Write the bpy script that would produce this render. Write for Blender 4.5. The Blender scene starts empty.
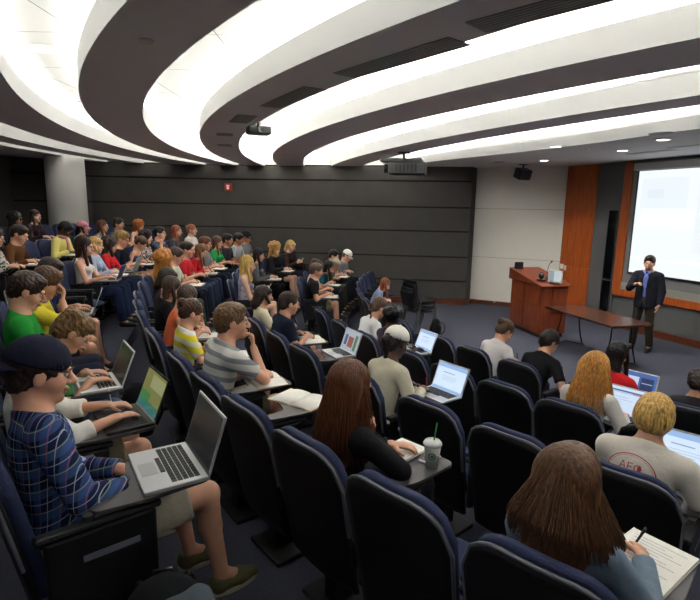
import bpy, math, random
import numpy as np
from mathutils import Vector, Matrix
from mathutils.bvhtree import BVHTree
random.seed(5); rng = np.random.default_rng(5)
scn = bpy.context.scene; COL = scn.collection
CX, CY = 8.75, 10.25            # centre of the curved seating rows
def rad(a): return math.radians(a)
# ------------------------------------------------------------------ materials
MATS = {}
def srgb(c):
    return tuple(((v/255)/12.92 if v/255 <= .04045 else ((v/255+.055)/1.055)**2.4) for v in c)
def mat(name, col, rough=.7, metal=0., noise=0., nscale=30., bump=0., bscale=200., emit=None, estr=1., spec=None, coat=0.):
    key = (name, tuple(col), rough)
    if key in MATS: return MATS[key]
    m = bpy.data.materials.new(name); m.use_nodes = True; nt = m.node_tree; b = nt.nodes['Principled BSDF']
    c = srgb(col); b.inputs['Base Color'].default_value = (*c, 1); b.inputs['Roughness'].default_value = rough; b.inputs['Metallic'].default_value = metal
    if spec is not None: b.inputs['Specular IOR Level'].default_value = spec
    if coat: b.inputs['Coat Weight'].default_value = coat
    if noise or bump:
        tc = nt.nodes.new('ShaderNodeTexCoord')
    if noise:
        n = nt.nodes.new('ShaderNodeTexNoise'); n.inputs['Scale'].default_value = nscale; n.inputs['Detail'].default_value = 3
        nt.links.new(tc.outputs['Object'], n.inputs['Vector'])
        r = nt.nodes.new('ShaderNodeValToRGB'); r.color_ramp.elements[0].position = .3; r.color_ramp.elements[1].position = .7
        r.color_ramp.elements[0].color = (*[v*(1-noise) for v in c], 1); r.color_ramp.elements[1].color = (*[min(1, v*(1+noise)) for v in c], 1)
        nt.links.new(n.outputs['Fac'], r.inputs['Fac']); nt.links.new(r.outputs['Color'], b.inputs['Base Color'])
    if bump:
        n2 = nt.nodes.new('ShaderNodeTexNoise'); n2.inputs['Scale'].default_value = bscale; nt.links.new(tc.outputs['Object'], n2.inputs['Vector'])
        bp = nt.nodes.new('ShaderNodeBump'); bp.inputs['Strength'].default_value = bump; bp.inputs['Distance'].default_value = .01
        nt.links.new(n2.outputs['Fac'], bp.inputs['Height']); nt.links.new(bp.outputs['Normal'], b.inputs['Normal'])
    if emit is not None:
        b.inputs['Emission Color'].default_value = (*srgb(emit), 1); b.inputs['Emission Strength'].default_value = estr
    MATS[key] = m; return m
def nd(nt, typ, **kw):
    n = nt.nodes.new(typ)
    for k, v in kw.items(): setattr(n, k, v)
    return n
def mth(nt, op, a, b=None, clamp=False):
    n = nd(nt, 'ShaderNodeMath', operation=op, use_clamp=clamp)
    for i, v in enumerate((a, b)):
        if v is None: continue
        if isinstance(v, (int, float)): n.inputs[i].default_value = v
        else: nt.links.new(v, n.inputs[i])
    return n.outputs[0]
def mixc(nt, f, a, b):
    n = nd(nt, 'ShaderNodeMix', data_type='RGBA')
    if isinstance(f, (int, float)): n.inputs[0].default_value = f
    else: nt.links.new(f, n.inputs[0])
    for i, v in ((6, a), (7, b)):
        if isinstance(v, tuple): n.inputs[i].default_value = (*v[:3], 1)
        else: nt.links.new(v, n.inputs[i])
    return n.outputs[2]
def stripe_mask(nt, u, period, width, phase=0.):
    w = mth(nt, 'FRACT', mth(nt, 'ADD', mth(nt, 'DIVIDE', u, period), phase+50.))
    return mth(nt, 'LESS_THAN', w, width/period)
def cloth(col, kind='plain', col2=(230, 230, 230)):
    key = ('cloth', tuple(col), kind, tuple(col2))
    if key in MATS: return MATS[key]
    if kind == 'plain':
        m = mat('fabric', col, .9, noise=.05, nscale=120, bump=.8, bscale=13, spec=.2); MATS[key] = m; return m
    m = bpy.data.materials.new('fabric_'+kind); m.use_nodes = True; nt = m.node_tree; b = nt.nodes['Principled BSDF']; b.inputs['Roughness'].default_value = .9; b.inputs['Specular IOR Level'].default_value = .2
    tc = nd(nt, 'ShaderNodeTexCoord'); sp = nd(nt, 'ShaderNodeSeparateXYZ'); nt.links.new(tc.outputs['Object'], sp.inputs[0])
    x, y, z = sp.outputs
    if kind == 'stripe':
        f = stripe_mask(nt, mth(nt, 'ADD', z, mth(nt, 'MULTIPLY', y, .25)), .085, .036)
        c = mixc(nt, f, srgb(col), srgb(col2))
    elif kind == 'plaid':
        u = mth(nt, 'ADD', mth(nt, 'MULTIPLY', x, .8), y); v = mth(nt, 'ADD', mth(nt, 'MULTIPLY', y, -.35), z)
        c = mixc(nt, mth(nt, 'MULTIPLY', stripe_mask(nt, u, .085, .036), .55), srgb((22, 30, 66)), srgb((60, 88, 140)))
        c = mixc(nt, mth(nt, 'MULTIPLY', stripe_mask(nt, v, .085, .036), .55), c, srgb((64, 98, 150)))
        c = mixc(nt, mth(nt, 'MULTIPLY', stripe_mask(nt, u, .085, .0035, .25), .6), c, srgb((190, 200, 215)))
        c = mixc(nt, mth(nt, 'MULTIPLY', stripe_mask(nt, v, .085, .0035, .25), .6), c, srgb((190, 200, 215)))
        c = mixc(nt, mth(nt, 'MULTIPLY', stripe_mask(nt, u, .085, .003, .65), .6), c, srgb((200, 80, 60)))
        c = mixc(nt, mth(nt, 'MULTIPLY', stripe_mask(nt, v, .085, .003, .65), .6), c, srgb((190, 190, 90)))
    else:   # mottled print
        n = nd(nt, 'ShaderNodeTexVoronoi'); n.inputs['Scale'].default_value = 28; nt.links.new(tc.outputs['Object'], n.inputs['Vector'])
        c = mixc(nt, mth(nt, 'LESS_THAN', n.outputs['Distance'], .4), srgb(col), srgb(col2))
    nt.links.new(c, b.inputs['Base Color'])
    MATS[key] = m; return m
def hair_mat(col):
    key = ('hair', tuple(col))
    if key in MATS: return MATS[key]
    m = bpy.data.materials.new('hair'); m.use_nodes = True; nt = m.node_tree; b = nt.nodes['Principled BSDF']
    b.inputs['Roughness'].default_value = .42; b.inputs['Specular IOR Level'].default_value = .45
    tc = nd(nt, 'ShaderNodeTexCoord'); mp = nd(nt, 'ShaderNodeMapping'); mp.inputs['Scale'].default_value = (90, 90, 9)
    n = nd(nt, 'ShaderNodeTexNoise'); n.inputs['Scale'].default_value = 1.; n.inputs['Detail'].default_value = 4
    nt.links.new(tc.outputs['Object'], mp.inputs[0]); nt.links.new(mp.outputs[0], n.inputs['Vector'])
    c = srgb(col); r = nd(nt, 'ShaderNodeValToRGB'); r.color_ramp.elements[0].position = .32; r.color_ramp.elements[1].position = .68
    r.color_ramp.elements[0].color = (*[v*.45 for v in c], 1); r.color_ramp.elements[1].color = (*[min(1, v*1.6) for v in c], 1)
    nt.links.new(n.outputs['Fac'], r.inputs[0]); nt.links.new(r.outputs[0], b.inputs['Base Color'])
    bp = nd(nt, 'ShaderNodeBump'); bp.inputs['Strength'].default_value = .6; bp.inputs['Distance'].default_value = .006
    nt.links.new(n.outputs['Fac'], bp.inputs['Height']); nt.links.new(bp.outputs['Normal'], b.inputs['Normal'])
    MATS[key] = m; return m
def wood(name, c1, c2, axis='z', rough=.35, panel=None):
    m = bpy.data.materials.new(name); m.use_nodes = True; nt = m.node_tree; b = nt.nodes['Principled BSDF']; b.inputs['Roughness'].default_value = rough
    tc = nd(nt, 'ShaderNodeTexCoord'); mp = nd(nt, 'ShaderNodeMapping')
    mp.inputs['Scale'].default_value = {'z': (14, 14, 1), 'x': (1, 14, 14), 'y': (14, 1, 14)}[axis]
    n = nd(nt, 'ShaderNodeTexNoise'); n.inputs['Scale'].default_value = 2.2; n.inputs['Detail'].default_value = 6; n.inputs['Distortion'].default_value = .8
    nt.links.new(tc.outputs['Object'], mp.inputs[0]); nt.links.new(mp.outputs[0], n.inputs['Vector'])
    r = nd(nt, 'ShaderNodeValToRGB'); r.color_ramp.elements[0].position = .3; r.color_ramp.elements[1].position = .72
    r.color_ramp.elements[0].color = (*srgb(c1), 1); r.color_ramp.elements[1].color = (*srgb(c2), 1)
    nt.links.new(n.outputs['Fac'], r.inputs[0]); nt.links.new(r.outputs[0], b.inputs['Base Color'])
    return m
def carpet():
    m = bpy.data.materials.new('carpet'); m.use_nodes = True; nt = m.node_tree; b = nt.nodes['Principled BSDF']; b.inputs['Roughness'].default_value = .95; b.inputs['Specular IOR Level'].default_value = .1
    tc = nd(nt, 'ShaderNodeTexCoord'); n = nd(nt, 'ShaderNodeTexNoise'); n.inputs['Scale'].default_value = 160; n.inputs['Detail'].default_value = 2
    n2 = nd(nt, 'ShaderNodeTexVoronoi'); n2.inputs['Scale'].default_value = 45
    nt.links.new(tc.outputs['Object'], n.inputs['Vector']); nt.links.new(tc.outputs['Object'], n2.inputs['Vector'])
    c = mixc(nt, n.outputs['Fac'], srgb((54, 56, 66)), srgb((88, 90, 104)))
    c = mixc(nt, mth(nt, 'MULTIPLY', mth(nt, 'LESS_THAN', n2.outputs['Distance'], .22), .3), c, srgb((104, 106, 120)))
    nt.links.new(c, b.inputs['Base Color'])
    bp = nd(nt, 'ShaderNodeBump'); bp.inputs['Strength'].default_value = .5; bp.inputs['Distance'].default_value = .005
    nt.links.new(n.outputs['Fac'], bp.inputs['Height']); nt.links.new(bp.outputs['Normal'], b.inputs['Normal'])
    return m
def screen_mat(name, bg, rects, strength=1.):
    """lit display: object coordinates x (width) and z (height) in metres"""
    m = bpy.data.materials.new(name); m.use_nodes = True; nt = m.node_tree; b = nt.nodes['Principled BSDF']
    b.inputs['Roughness'].default_value = .25; b.inputs['Base Color'].default_value = (.01, .01, .012, 1)
    tc = nd(nt, 'ShaderNodeTexCoord'); sp = nd(nt, 'ShaderNodeSeparateXYZ'); nt.links.new(tc.outputs['Object'], sp.inputs[0]); x, _, z = sp.outputs
    c = srgb(bg)
    for x0, x1, z0, z1, cc in rects:
        f = mth(nt, 'MULTIPLY', mth(nt, 'MULTIPLY', mth(nt, 'GREATER_THAN', x, x0), mth(nt, 'LESS_THAN', x, x1)), mth(nt, 'MULTIPLY', mth(nt, 'GREATER_THAN', z, z0), mth(nt, 'LESS_THAN', z, z1)))
        c = mixc(nt, f, c, srgb(cc))
    if isinstance(c, tuple): b.inputs['Emission Color'].default_value = (*c, 1)
    else: nt.links.new(c, b.inputs['Emission Color'])
    b.inputs['Emission Strength'].default_value = strength
    return m
# ------------------------------------------------------------------ mesh helpers
def link(name, me, m, parent=None, smooth=False):
    if m is not None:
        for mm in (m if isinstance(m, (list, tuple)) else [m]): me.materials.append(mm)
    if smooth: me.polygons.foreach_set('use_smooth', [True]*len(me.polygons))
    o = bpy.data.objects.new(name, me); COL.objects.link(o)
    if parent is not None: o.parent = parent
    return o
class MB:
    def __init__(s): s.v = []; s.f = []; s.mi = []
    def add(s, vs, fs, mi=0):
        n = len(s.v); s.v += [tuple(v) for v in vs]; s.f += [tuple(i+n for i in f) for f in fs]; s.mi += [mi]*len(fs)
    def box(s, lo, hi, M=None, mi=0):
        (a, b, c), (d, e, f) = lo, hi
        vs = [Vector(p) for p in ((a,b,c),(d,b,c),(d,e,c),(a,e,c),(a,b,f),(d,b,f),(d,e,f),(a,e,f))]
        if M is not None: vs = [M @ v for v in vs]
        s.add(vs, [(0,3,2,1),(4,5,6,7),(0,1,5,4),(1,2,6,5),(2,3,7,6),(3,0,4,7)], mi)
    def cyl(s, p, q, r1, r2=None, n=16, mi=0, caps=True):
        r2 = r1 if r2 is None else r2; p = Vector(p); q = Vector(q); d = (q-p).normalized()
        a = d.orthogonal().normalized(); b = d.cross(a); vs = []
        for c, r in ((p, r1), (q, r2)):
            for i in range(n):
                t = 2*math.pi*i/n; vs.append(c+(a*math.cos(t)+b*math.sin(t))*r)
        fs = [(i, (i+1) % n, n+(i+1) % n, n+i) for i in range(n)]
        if caps: fs += [tuple(range(n))[::-1], tuple(range(n, 2*n))]
        s.add(vs, fs, mi)
    def tube(s, pts, rs, n=6, mi=0):
        pts = [Vector(p) for p in pts]; m = len(pts)
        if isinstance(rs, (int, float)): rs = [rs]*m
        a = None; vs = []
        for i, p in enumerate(pts):
            d = (pts[min(i+1, m-1)]-pts[max(i-1, 0)]).normalized()
            a = d.orthogonal().normalized() if a is None else (a-d*a.dot(d)).normalized()
            b = d.cross(a)
            for j in range(n):
                t = 2*math.pi*j/n; vs.append(p+(a*math.cos(t)+b*math.sin(t))*rs[i])
        fs = [(i*n+j, i*n+(j+1) % n, (i+1)*n+(j+1) % n, (i+1)*n+j) for i in range(m-1) for j in range(n)]
        fs += [tuple(range(n))[::-1], tuple(range((m-1)*n, m*n))]
        s.add(vs, fs, mi)
    def lathe(s, prof, c=(0, 0, 0), n=24, mi=0):
        vs = []; c = Vector(c)
        for r, z in prof:
            for j in range(n):
                t = 2*math.pi*j/n; vs.append(c+Vector((r*math.cos(t), r*math.sin(t), z)))
        m = len(prof); fs = [(i*n+j, i*n+(j+1) % n, (i+1)*n+(j+1) % n, (i+1)*n+j) for i in range(m-1) for j in range(n)]
        fs += [tuple(range(n))[::-1], tuple(range((m-1)*n, m*n))]
        s.add(vs, fs, mi)
    def prism(s, poly, z0, z1, mi=0, mtop=None):
        n = len(poly); vs = [(x, y, z0) for x, y in poly]+[(x, y, z1) for x, y in poly]
        s.add(vs, [tuple(range(n))[::-1]]+[(i, (i+1) % n, n+(i+1) % n, n+i) for i in range(n)], mi)
        s.add(vs, [tuple(range(n, 2*n))], mi if mtop is None else mtop)
    def mesh(s, name):
        me = bpy.data.meshes.new(name); me.from_pydata(s.v, [], s.f); me.polygons.foreach_set('material_index', s.mi); me.update(); return me
    def build(s, name, m, parent=None, smooth=False, bevel=0):
        o = link(name, s.mesh(name), m, parent, smooth)
        if bevel:
            b = o.modifiers.new('b', 'BEVEL'); b.width = bevel; b.segments = 2; b.limit_method = 'ANGLE'
        return o
def tag(o, label, cat, group=None, kind=None):
    o['label'] = label; o['category'] = cat
    if group: o['group'] = group
    if kind: o['kind'] = kind
    return o
def struct(o): o['kind'] = 'structure'; return o
def empty(name, loc=(0, 0, 0), rz=0):
    o = bpy.data.objects.new(name, None); COL.objects.link(o); o.location = loc; o.rotation_euler = (0, 0, rz); o.empty_display_size = .1; return o
KIDS = {}
def copy_tree(o, parent=None):
    c = o.copy(); COL.objects.link(c)
    if parent is not None: c.parent = parent
    for ch in [x for x in o.children]: copy_tree(ch, c)
    return c
# ------------------------------------------------------------------ signed-distance bodies meshed by surface nets
V3 = lambda *a: np.array(a, dtype=float)
def unit(v): v = np.asarray(v, float); return v/max(1e-9, np.linalg.norm(v))
class Field:
    def __init__(s): s.ops = []
    def cap(s, p, q, r1, r2=None, k=.02, flat=False):
        s.ops.append(('cap', V3(*p), V3(*q), r1, r1 if r2 is None else r2, k, flat)); return s
    def slab(s, p, q, r1, r2, side, ratio, k=.03, flat=False):
        s.ops.append(('slab', V3(*p), V3(*q), r1, r2, unit(side), ratio, k, flat)); return s
    def ell(s, c, r, M=None, k=.02, sub=False):
        s.ops.append(('ell', V3(*c), V3(*r), np.eye(3) if M is None else M, k, sub)); return s
    def cut(s, p, n): s.ops.append(('cut', V3(*p), unit(n))); return s
    def mesh(s, name, res, jitter=0.):
        lo = V3(9, 9, 9); hi = -lo
        def bb(op):
            if op[0] == 'cap': r = max(op[3], op[4]); return np.minimum(op[1], op[2])-r, np.maximum(op[1], op[2])+r
            if op[0] == 'slab': r = max(op[3], op[4]); return np.minimum(op[1], op[2])-r, np.maximum(op[1], op[2])+r
            r = np.abs(op[3])@op[2]; return op[1]-r, op[1]+r
        for op in s.ops:
            if op[0] == 'cut' or (op[0] == 'ell' and op[5]): continue
            a, b = bb(op); lo = np.minimum(lo, a); hi = np.maximum(hi, b)
        lo -= 3*res; hi += 3*res; dim = np.ceil((hi-lo)/res).astype(int)+1
        ax = [lo[i]+res*np.arange(dim[i]) for i in range(3)]
        v = np.full(dim, .3, dtype=np.float32)
        for op in s.ops:
            if op[0] == 'cut':
                d = (ax[0]-op[1][0])[:, None, None]*op[2][0]+(ax[1]-op[1][1])[None, :, None]*op[2][1]+(ax[2]-op[1][2])[None, None, :]*op[2][2]
                v = np.maximum(v, d.astype(np.float32)); continue
            a, b = bb(op); kk = op[4] if op[0] == 'ell' else (op[5] if op[0] == 'cap' else op[7])
            i0 = np.clip(np.floor((a-lo-kk-2*res)/res).astype(int), 0, dim-1); i1 = np.clip(np.ceil((b-lo+kk+2*res)/res).astype(int)+1, 1, dim)
            if np.any(i1 <= i0): continue
            sl = tuple(slice(i0[i], i1[i]) for i in range(3))
            X = ax[0][sl[0]][:, None, None]; Y = ax[1][sl[1]][None, :, None]; Z = ax[2][sl[2]][None, None, :]
            if op[0] == 'cap':
                _, p, q, r1, r2, k, flat = op; d = q-p; L2 = max(1e-9, d@d); px, py, pz = X-p[0], Y-p[1], Z-p[2]
                t0 = (px*d[0]+py*d[1]+pz*d[2])/L2; t = np.clip(t0, 0, 1)
                D = np.sqrt((px-t*d[0])**2+(py-t*d[1])**2+(pz-t*d[2])**2)-(r1+(r2-r1)*t)
                if flat:
                    t = np.clip(t0, 0, 1.5); D = np.sqrt((px-t*d[0])**2+(py-t*d[1])**2+(pz-t*d[2])**2)-(r1+(r2-r1)*t)
                    D = np.maximum(D, (t0-1)*math.sqrt(L2))
            elif op[0] == 'slab':
                _, p, q, r1, r2, sd, ratio, k, flat = op; d = q-p; L = math.sqrt(d@d); dh = d/L; n = unit(np.cross(dh, sd)); sd2 = np.cross(n, dh)
                px, py, pz = X-p[0], Y-p[1], Z-p[2]
                A = px*dh[0]+py*dh[1]+pz*dh[2]; S = px*sd2[0]+py*sd2[1]+pz*sd2[2]; N = px*n[0]+py*n[1]+pz*n[2]
                t = np.clip(A/L, 0, 1); D = (np.sqrt(S**2+(N/ratio)**2+(A-t*L)**2)-(r1+(r2-r1)*t))*(.5+.5*ratio)
                if flat: D = np.maximum(np.sqrt(S**2+(N/ratio)**2)-(r1+(r2-r1)*np.clip(A/L, 0, 1.4)), A-L); D = np.maximum(D, -A-.05)
            else:
                _, c, r, M, k, sub = op; px, py, pz = X-c[0], Y-c[1], Z-c[2]
                qx = (px*M[0, 0]+py*M[1, 0]+pz*M[2, 0]); qy = (px*M[0, 1]+py*M[1, 1]+pz*M[2, 1]); qz = (px*M[0, 2]+py*M[1, 2]+pz*M[2, 2])
                k0 = np.sqrt((qx/r[0])**2+(qy/r[1])**2+(qz/r[2])**2); k1 = np.sqrt((qx/r[0]**2)**2+(qy/r[1]**2)**2+(qz/r[2]**2)**2)
                D = k0*(k0-1)/np.maximum(k1, 1e-6)
                if sub: v[sl] = np.maximum(v[sl], -D); continue
            w = v[sl]; h = np.clip(.5+.5*(D-w)/k, 0, 1); v[sl] = D+(w-D)*h-k*h*(1-h)
        return nets(name, v, lo, res, jitter)
def nets(name, v, lo, res, jitter=0.):
    ins = v < 0
    c = [ins[:-1, :-1, :-1], ins[1:, :-1, :-1], ins[:-1, 1:, :-1], ins[1:, 1:, :-1], ins[:-1, :-1, 1:], ins[1:, :-1, 1:], ins[:-1, 1:, 1:], ins[1:, 1:, 1:]]
    al = c[0].copy(); an = c[0].copy()
    for q in c[1:]: al &= q; an |= q
    act = np.argwhere(an & ~al); I = -np.ones(al.shape, dtype=np.int32); I[act[:, 0], act[:, 1], act[:, 2]] = np.arange(len(act))
    off = np.array([(0,0,0),(1,0,0),(0,1,0),(1,1,0),(0,0,1),(1,0,1),(0,1,1),(1,1,1)])
    val = [v[act[:, 0]+o[0], act[:, 1]+o[1], act[:, 2]+o[2]] for o in off]
    S = np.zeros((len(act), 3)); N = np.zeros(len(act))
    for a, b in ((0,1),(2,3),(4,5),(6,7),(0,2),(1,3),(4,6),(5,7),(0,4),(1,5),(2,6),(3,7)):
        m = (val[a] < 0) != (val[b] < 0); t = np.where(m, val[a]/np.where(m, val[a]-val[b], 1), 0)
        S += m[:, None]*(off[a]+t[:, None]*(off[b]-off[a])); N += m
    P = (act+S/N[:, None])*res+lo
    if jitter: P += jitter*np.sin(P[:, [1, 2, 0]]*190+3*np.sin(P[:, [2, 0, 1]]*70))
    Q = []
    for axn in range(3):
        b, cc = [(1, 2), (2, 0), (0, 1)][axn]
        s0 = [slice(None)]*3; s1 = [slice(None)]*3; s0[axn] = slice(0, -1); s1[axn] = slice(1, None)
        a0, a1 = ins[tuple(s0)], ins[tuple(s1)]
        e = np.argwhere(a0 != a1); e = e[(e[:, b] > 0) & (e[:, cc] > 0) & (e[:, b] < v.shape[b]-1) & (e[:, cc] < v.shape[cc]-1)]
        sg = a0[e[:, 0], e[:, 1], e[:, 2]]
        eb = np.zeros(3, int); eb[b] = 1; ec = np.zeros(3, int); ec[cc] = 1
        g = lambda o: I[(e-o)[:, 0], (e-o)[:, 1], (e-o)[:, 2]]
        q = np.stack([g(eb+ec), g(ec), g(0*eb), g(eb)], 1)
        q[~sg] = q[~sg][:, ::-1]; Q.append(q)
    Q = np.concatenate(Q).astype(np.int32); Q = Q[(Q >= 0).all(1)]
    me = bpy.data.meshes.new(name); me.vertices.add(len(P)); me.vertices.foreach_set('co', P.astype(np.float32).ravel())
    me.loops.add(Q.size); me.loops.foreach_set('vertex_index', Q.ravel())
    me.polygons.add(len(Q)); me.polygons.foreach_set('loop_start', np.arange(0, Q.size, 4, dtype=np.int32)); me.polygons.foreach_set('loop_total', np.full(len(Q), 4, dtype=np.int32))
    me.update(calc_edges=True); return me
# ------------------------------------------------------------------ the seated / standing person
SKIN = {'light': (214, 160, 132), 'fair': (226, 178, 152), 'tan': (186, 128, 96), 'brown': (128, 82, 60), 'dark': (92, 58, 44)}
def rotm(yaw, pitch, roll=0):
    cy, sy = math.cos(yaw), math.sin(yaw); cp, sp_ = math.cos(pitch), math.sin(pitch); cr, sr = math.cos(roll), math.sin(roll)
    Rz = np.array([[cy, sy, 0], [-sy, cy, 0], [0, 0, 1]]); Rx = np.array([[1, 0, 0], [0, cp, sp_], [0, -sp_, cp]]); Ry = np.array([[cr, 0, sr], [0, 1, 0], [-sr, 0, cr]])
    return Rz@Rx@Ry
def ik(S, W, a, b, pole):
    d = W-S; L = np.linalg.norm(d); L2 = min(L, (a+b)*.995); dh = d/L; W = S+dh*L2
    x = (a*a-b*b+L2*L2)/(2*L2); h = math.sqrt(max(0, a*a-x*x)); pl = unit(pole-dh*(pole@dh)); return S+dh*x+pl*h, W
def hand(F, w, d, n, t, curl, s, k=.008, spread=1.):
    d = unit(d); n = unit(n-d*(n@d)); t = unit(t-d*(t@d)-n*(t@n))
    F.slab(w-d*.01*s, w+d*.07*s, .028*s, .036*s, t, .42, .012)
    for i, (L, off) in enumerate(((.072, .028), (.081, .009), (.075, -.010), (.059, -.028))):
        p = w+d*.078*s+t*off*s*spread; a = curl*.6; r = .0092*s
        for j, fl in enumerate((.45, .30, .25)):
            dd = d*math.cos(a)+n*math.sin(a)+t*off*2*(spread-1); q = p+unit(dd)*L*fl*s; F.cap(p, q, r, r*.9, .006); p = q; a += curl; r *= .9
    p = w+d*.02*s+t*.026*s; a = unit(t*.75+d*.6+n*.25); q = p+a*.042*s; F.cap(p, q, .013*s, .011*s, .01); F.cap(q, q+unit(d*.8+t*.25+n*.4)*.034*s, .0105*s, .009*s, .006)
def person(px, loc, rz, desc, res, pose='sit', lean=10, side=0, hp=15, hy=0, sc=1., fem=False, skin='light', hair=('short', (60, 40, 28)),
           shirt=((90, 90, 95), 'short', 'plain', (220, 220, 220)), legs=('long', (40, 46, 66)), shoe=(50, 48, 46), arms='write', cap=None, hw=1., hlen=1., seat_z=.50, knees=(.43, .42), strands=0, extra=None):
    L, S_ = rad(lean), rad(side); s = sc; X = V3(1, 0, 0)
    stand = pose == 'stand'
    hip = V3(0, -.05, seat_z) if not stand else V3(0, 0, .93*s)
    u = V3(math.sin(S_), math.sin(L)*math.cos(S_), math.cos(L)*math.cos(S_)); rt = unit(X-u*(X@u)); fwd = np.cross(u, rt)
    nb = hip+u*.50*s; al = L*.5+rad(10)+rad(hp)*.3
    if stand: al = rad(8)
    hc = nb+(V3(u[0]*.3, math.sin(al), math.cos(al)))*.155*s
    H = rotm(rad(hy), rad(hp)); hs = s*(1.05 if fem else 1.10)
    def hl(*a): return hc+H@(V3(*a)*hs)
    sw = (.158 if fem else .188)*s; tr = (.128 if fem else .15)*s
    sh = [nb-u*.068*s+rt*sw*sg for sg in (-1, 1)]
    # targets per side: wrist point, hand direction, palm normal, thumb side, curl
    T = {}
    dn = V3(0, 0, -1)
    for sg, i in ((-1, 0), (1, 1)):
        inn = V3(-sg, 0, 0)
        T[i] = dict(w=V3(.10+sg*.10, .30, .765), d=V3(-sg*.25, 1, -.05), n=dn, t=inn, c=.35, pole=V3(sg*.6, -.3, -.8))
        if arms in ('lap', 'fold') or stand: T[i] = dict(w=V3(sg*.09, .22, .66), d=V3(-sg*.8, .6, -.1), n=dn, t=V3(0, 1, 0), c=.5, pole=V3(sg*.7, -.3, -.7))
    if arms == 'write':
        T[1].update(w=V3(.17, .26, .775), d=V3(-.35, 1, -.15), n=V3(-.5, 0, -.8), t=V3(-1, 0, .4), c=.75)
        T[0].update(w=V3(-.06, .26, .765), d=V3(.5, 1, -.05), n=dn, t=V3(1, 0, 0))
    if arms == 'phone':
        for sg, i in ((-1, 0), (1, 1)): T[i].update(w=V3(.05+sg*.07, .26, .80), d=V3(-sg*.3, .9, .4), n=V3(-sg*.9, .2, 0), t=V3(0, -.3, 1), c=.7)
    if arms == 'chin':      # right hand against the mouth, elbow on the tablet
        T[1].update(w=hl(.035, .145, -.16), d=H@V3(-.25, -.15, 1), n=H@V3(-.3, -1, 0), t=H@V3(-1, 0, .3), c=.95, pole=V3(.5, .5, -1))
        T[0].update(w=V3(.02, .30, .765), d=V3(.8, .6, 0), n=dn, t=V3(.6, -.6, 0))
    if arms == 'face':      # right hand at the cheek
        T[1].update(w=hl(.105, .075, -.20), d=H@V3(-.15, .0, 1), n=H@V3(-1, -.2, 0), t=H@V3(0, 1, .3), c=.7, pole=V3(.8, .4, -1))
        T[0].update(w=V3(.02, .30, .765), d=V3(.8, .6, 0), n=dn, t=V3(.6, -.6, 0))
    if arms == 'brow':      # right hand holding up the forehead
        T[1].update(w=hl(.06, .16, -.07), d=H@V3(-.25, -.35, 1), n=H@V3(-.2, -1, 0), t=H@V3(-1, 0, .3), c=.5, pole=V3(.6, .5, -1))
    if arms == 'gesture':
        T[1].update(w=V3(.10, .30, 1.22)*V3(1, 1, s), d=V3(-.75, .35, .35), n=V3(-.3, .1, -.9), t=V3(-.1, -.9, .5), c=.9, pole=V3(.7, -.3, -1))
        T[0].update(w=V3(-.25, .06, .86)*V3(1, 1, s), d=V3(.1, .35, -1), n=V3(1, 0, 0), t=V3(0, 1, .2), c=.4, pole=V3(-.6, -1, 0))
    A = []
    for i in (0, 1):
        el, w = ik(sh[i], T[i]['w'], .275*s, .245*s, T[i]['pole']); A.append((sh[i], el, w))
    if stand:
        kn = [V3(sg*.115, .03, .49*s) for sg in (-1, 1)]; an = [V3(sg*.15, -.02, .09) for sg in (-1, 1)]
    else:
        kn = [V3(sg*.135, knees[i], .535) for i, sg in enumerate((-1, 1))]; an = [V3(sg*.13, knees[i]+.06, .095) for i, sg in enumerate((-1, 1))]
    hj = [hip+V3(sg*.085, 0, -.01) for sg in (-1, 1)]
    # --- body: one continuous surface
    F = Field(); g = -.006
    F.ell(hip, (.155, .115, .105), None, .04)
    F.slab(hip+u*.05, hip+u*.36*s, tr+g-.015, tr+g, rt, .68, .05)
    F.cap(sh[0]+rt*.04, sh[1]-rt*.04, .045*s, None, .06); F.cap(sh[0]+rt*.05, nb+u*.01*s, .038*s, .05*s, .04); F.cap(sh[1]-rt*.05, nb+u*.01*s, .038*s, .05*s, .04)
    if fem: [F.ell(hip+u*.33*s+fwd*.085*s+rt*.065*sg, (.05, .045, .05), None, .03) for sg in (-1, 1)]
    for i in (0, 1):
        a, b, c = A[i]; rr = .9 if fem else 1.05
        F.cap(a, b, .046*s*rr, .037*s*rr, .03); F.cap(b, c, .037*s*rr, .025*s*rr, .012)
        hand(F, c, T[i]['d'], T[i]['n'], T[i]['t'], T[i]['c'], s*.98)
        F.cap(hj[i], kn[i], .078, .052, .04); F.cap(kn[i], kn[i]*.62+an[i]*.38+V3(0, -.012, 0), .052, .050, .02); F.cap(kn[i]*.62+an[i]*.38+V3(0, -.012, 0), an[i], .048, .033, .02)
        F.cap(an[i], an[i]+V3(0, .10, -.055), .033, .026, .02)
    F.cap(nb-u*.05*s, hl(0, -.03, -.06), (.050 if fem else .058)*s, (.048 if fem else .056)*s, .03)
    E = lambda c, r, k=.015, sub=False: F.ell(hl(*c), V3(*r)*hs, H, k, sub)
    E((0, -.012, .026), (.073, .092, .087)); E((0, .026, -.035), (.057, .060, .080), .03); E((0, .062, -.088), (.026, .024, .022), .02)
    for sg in (-1, 1):
        E((sg*.036, .052, -.03), (.028, .030, .03), .02); E((sg*.031, .098, .006), (.016, .013, .009), .01, True); E((sg*.031, .083, .0175), (.017, .012, .006), .006); E((sg*.075, -.006, -.008), (.010, .020, .030), .006)
    F.cap(hl(-.034, .084, .024), hl(.034, .084, .024), .011*hs, None, .012)
    F.cap(hl(0, .088, .012), hl(0, .115, -.024), .0085*hs, .0135*hs, .010); F.ell(hl(0, .098, -.028), V3(.019, .014, .010)*hs, H, .008)
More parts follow.
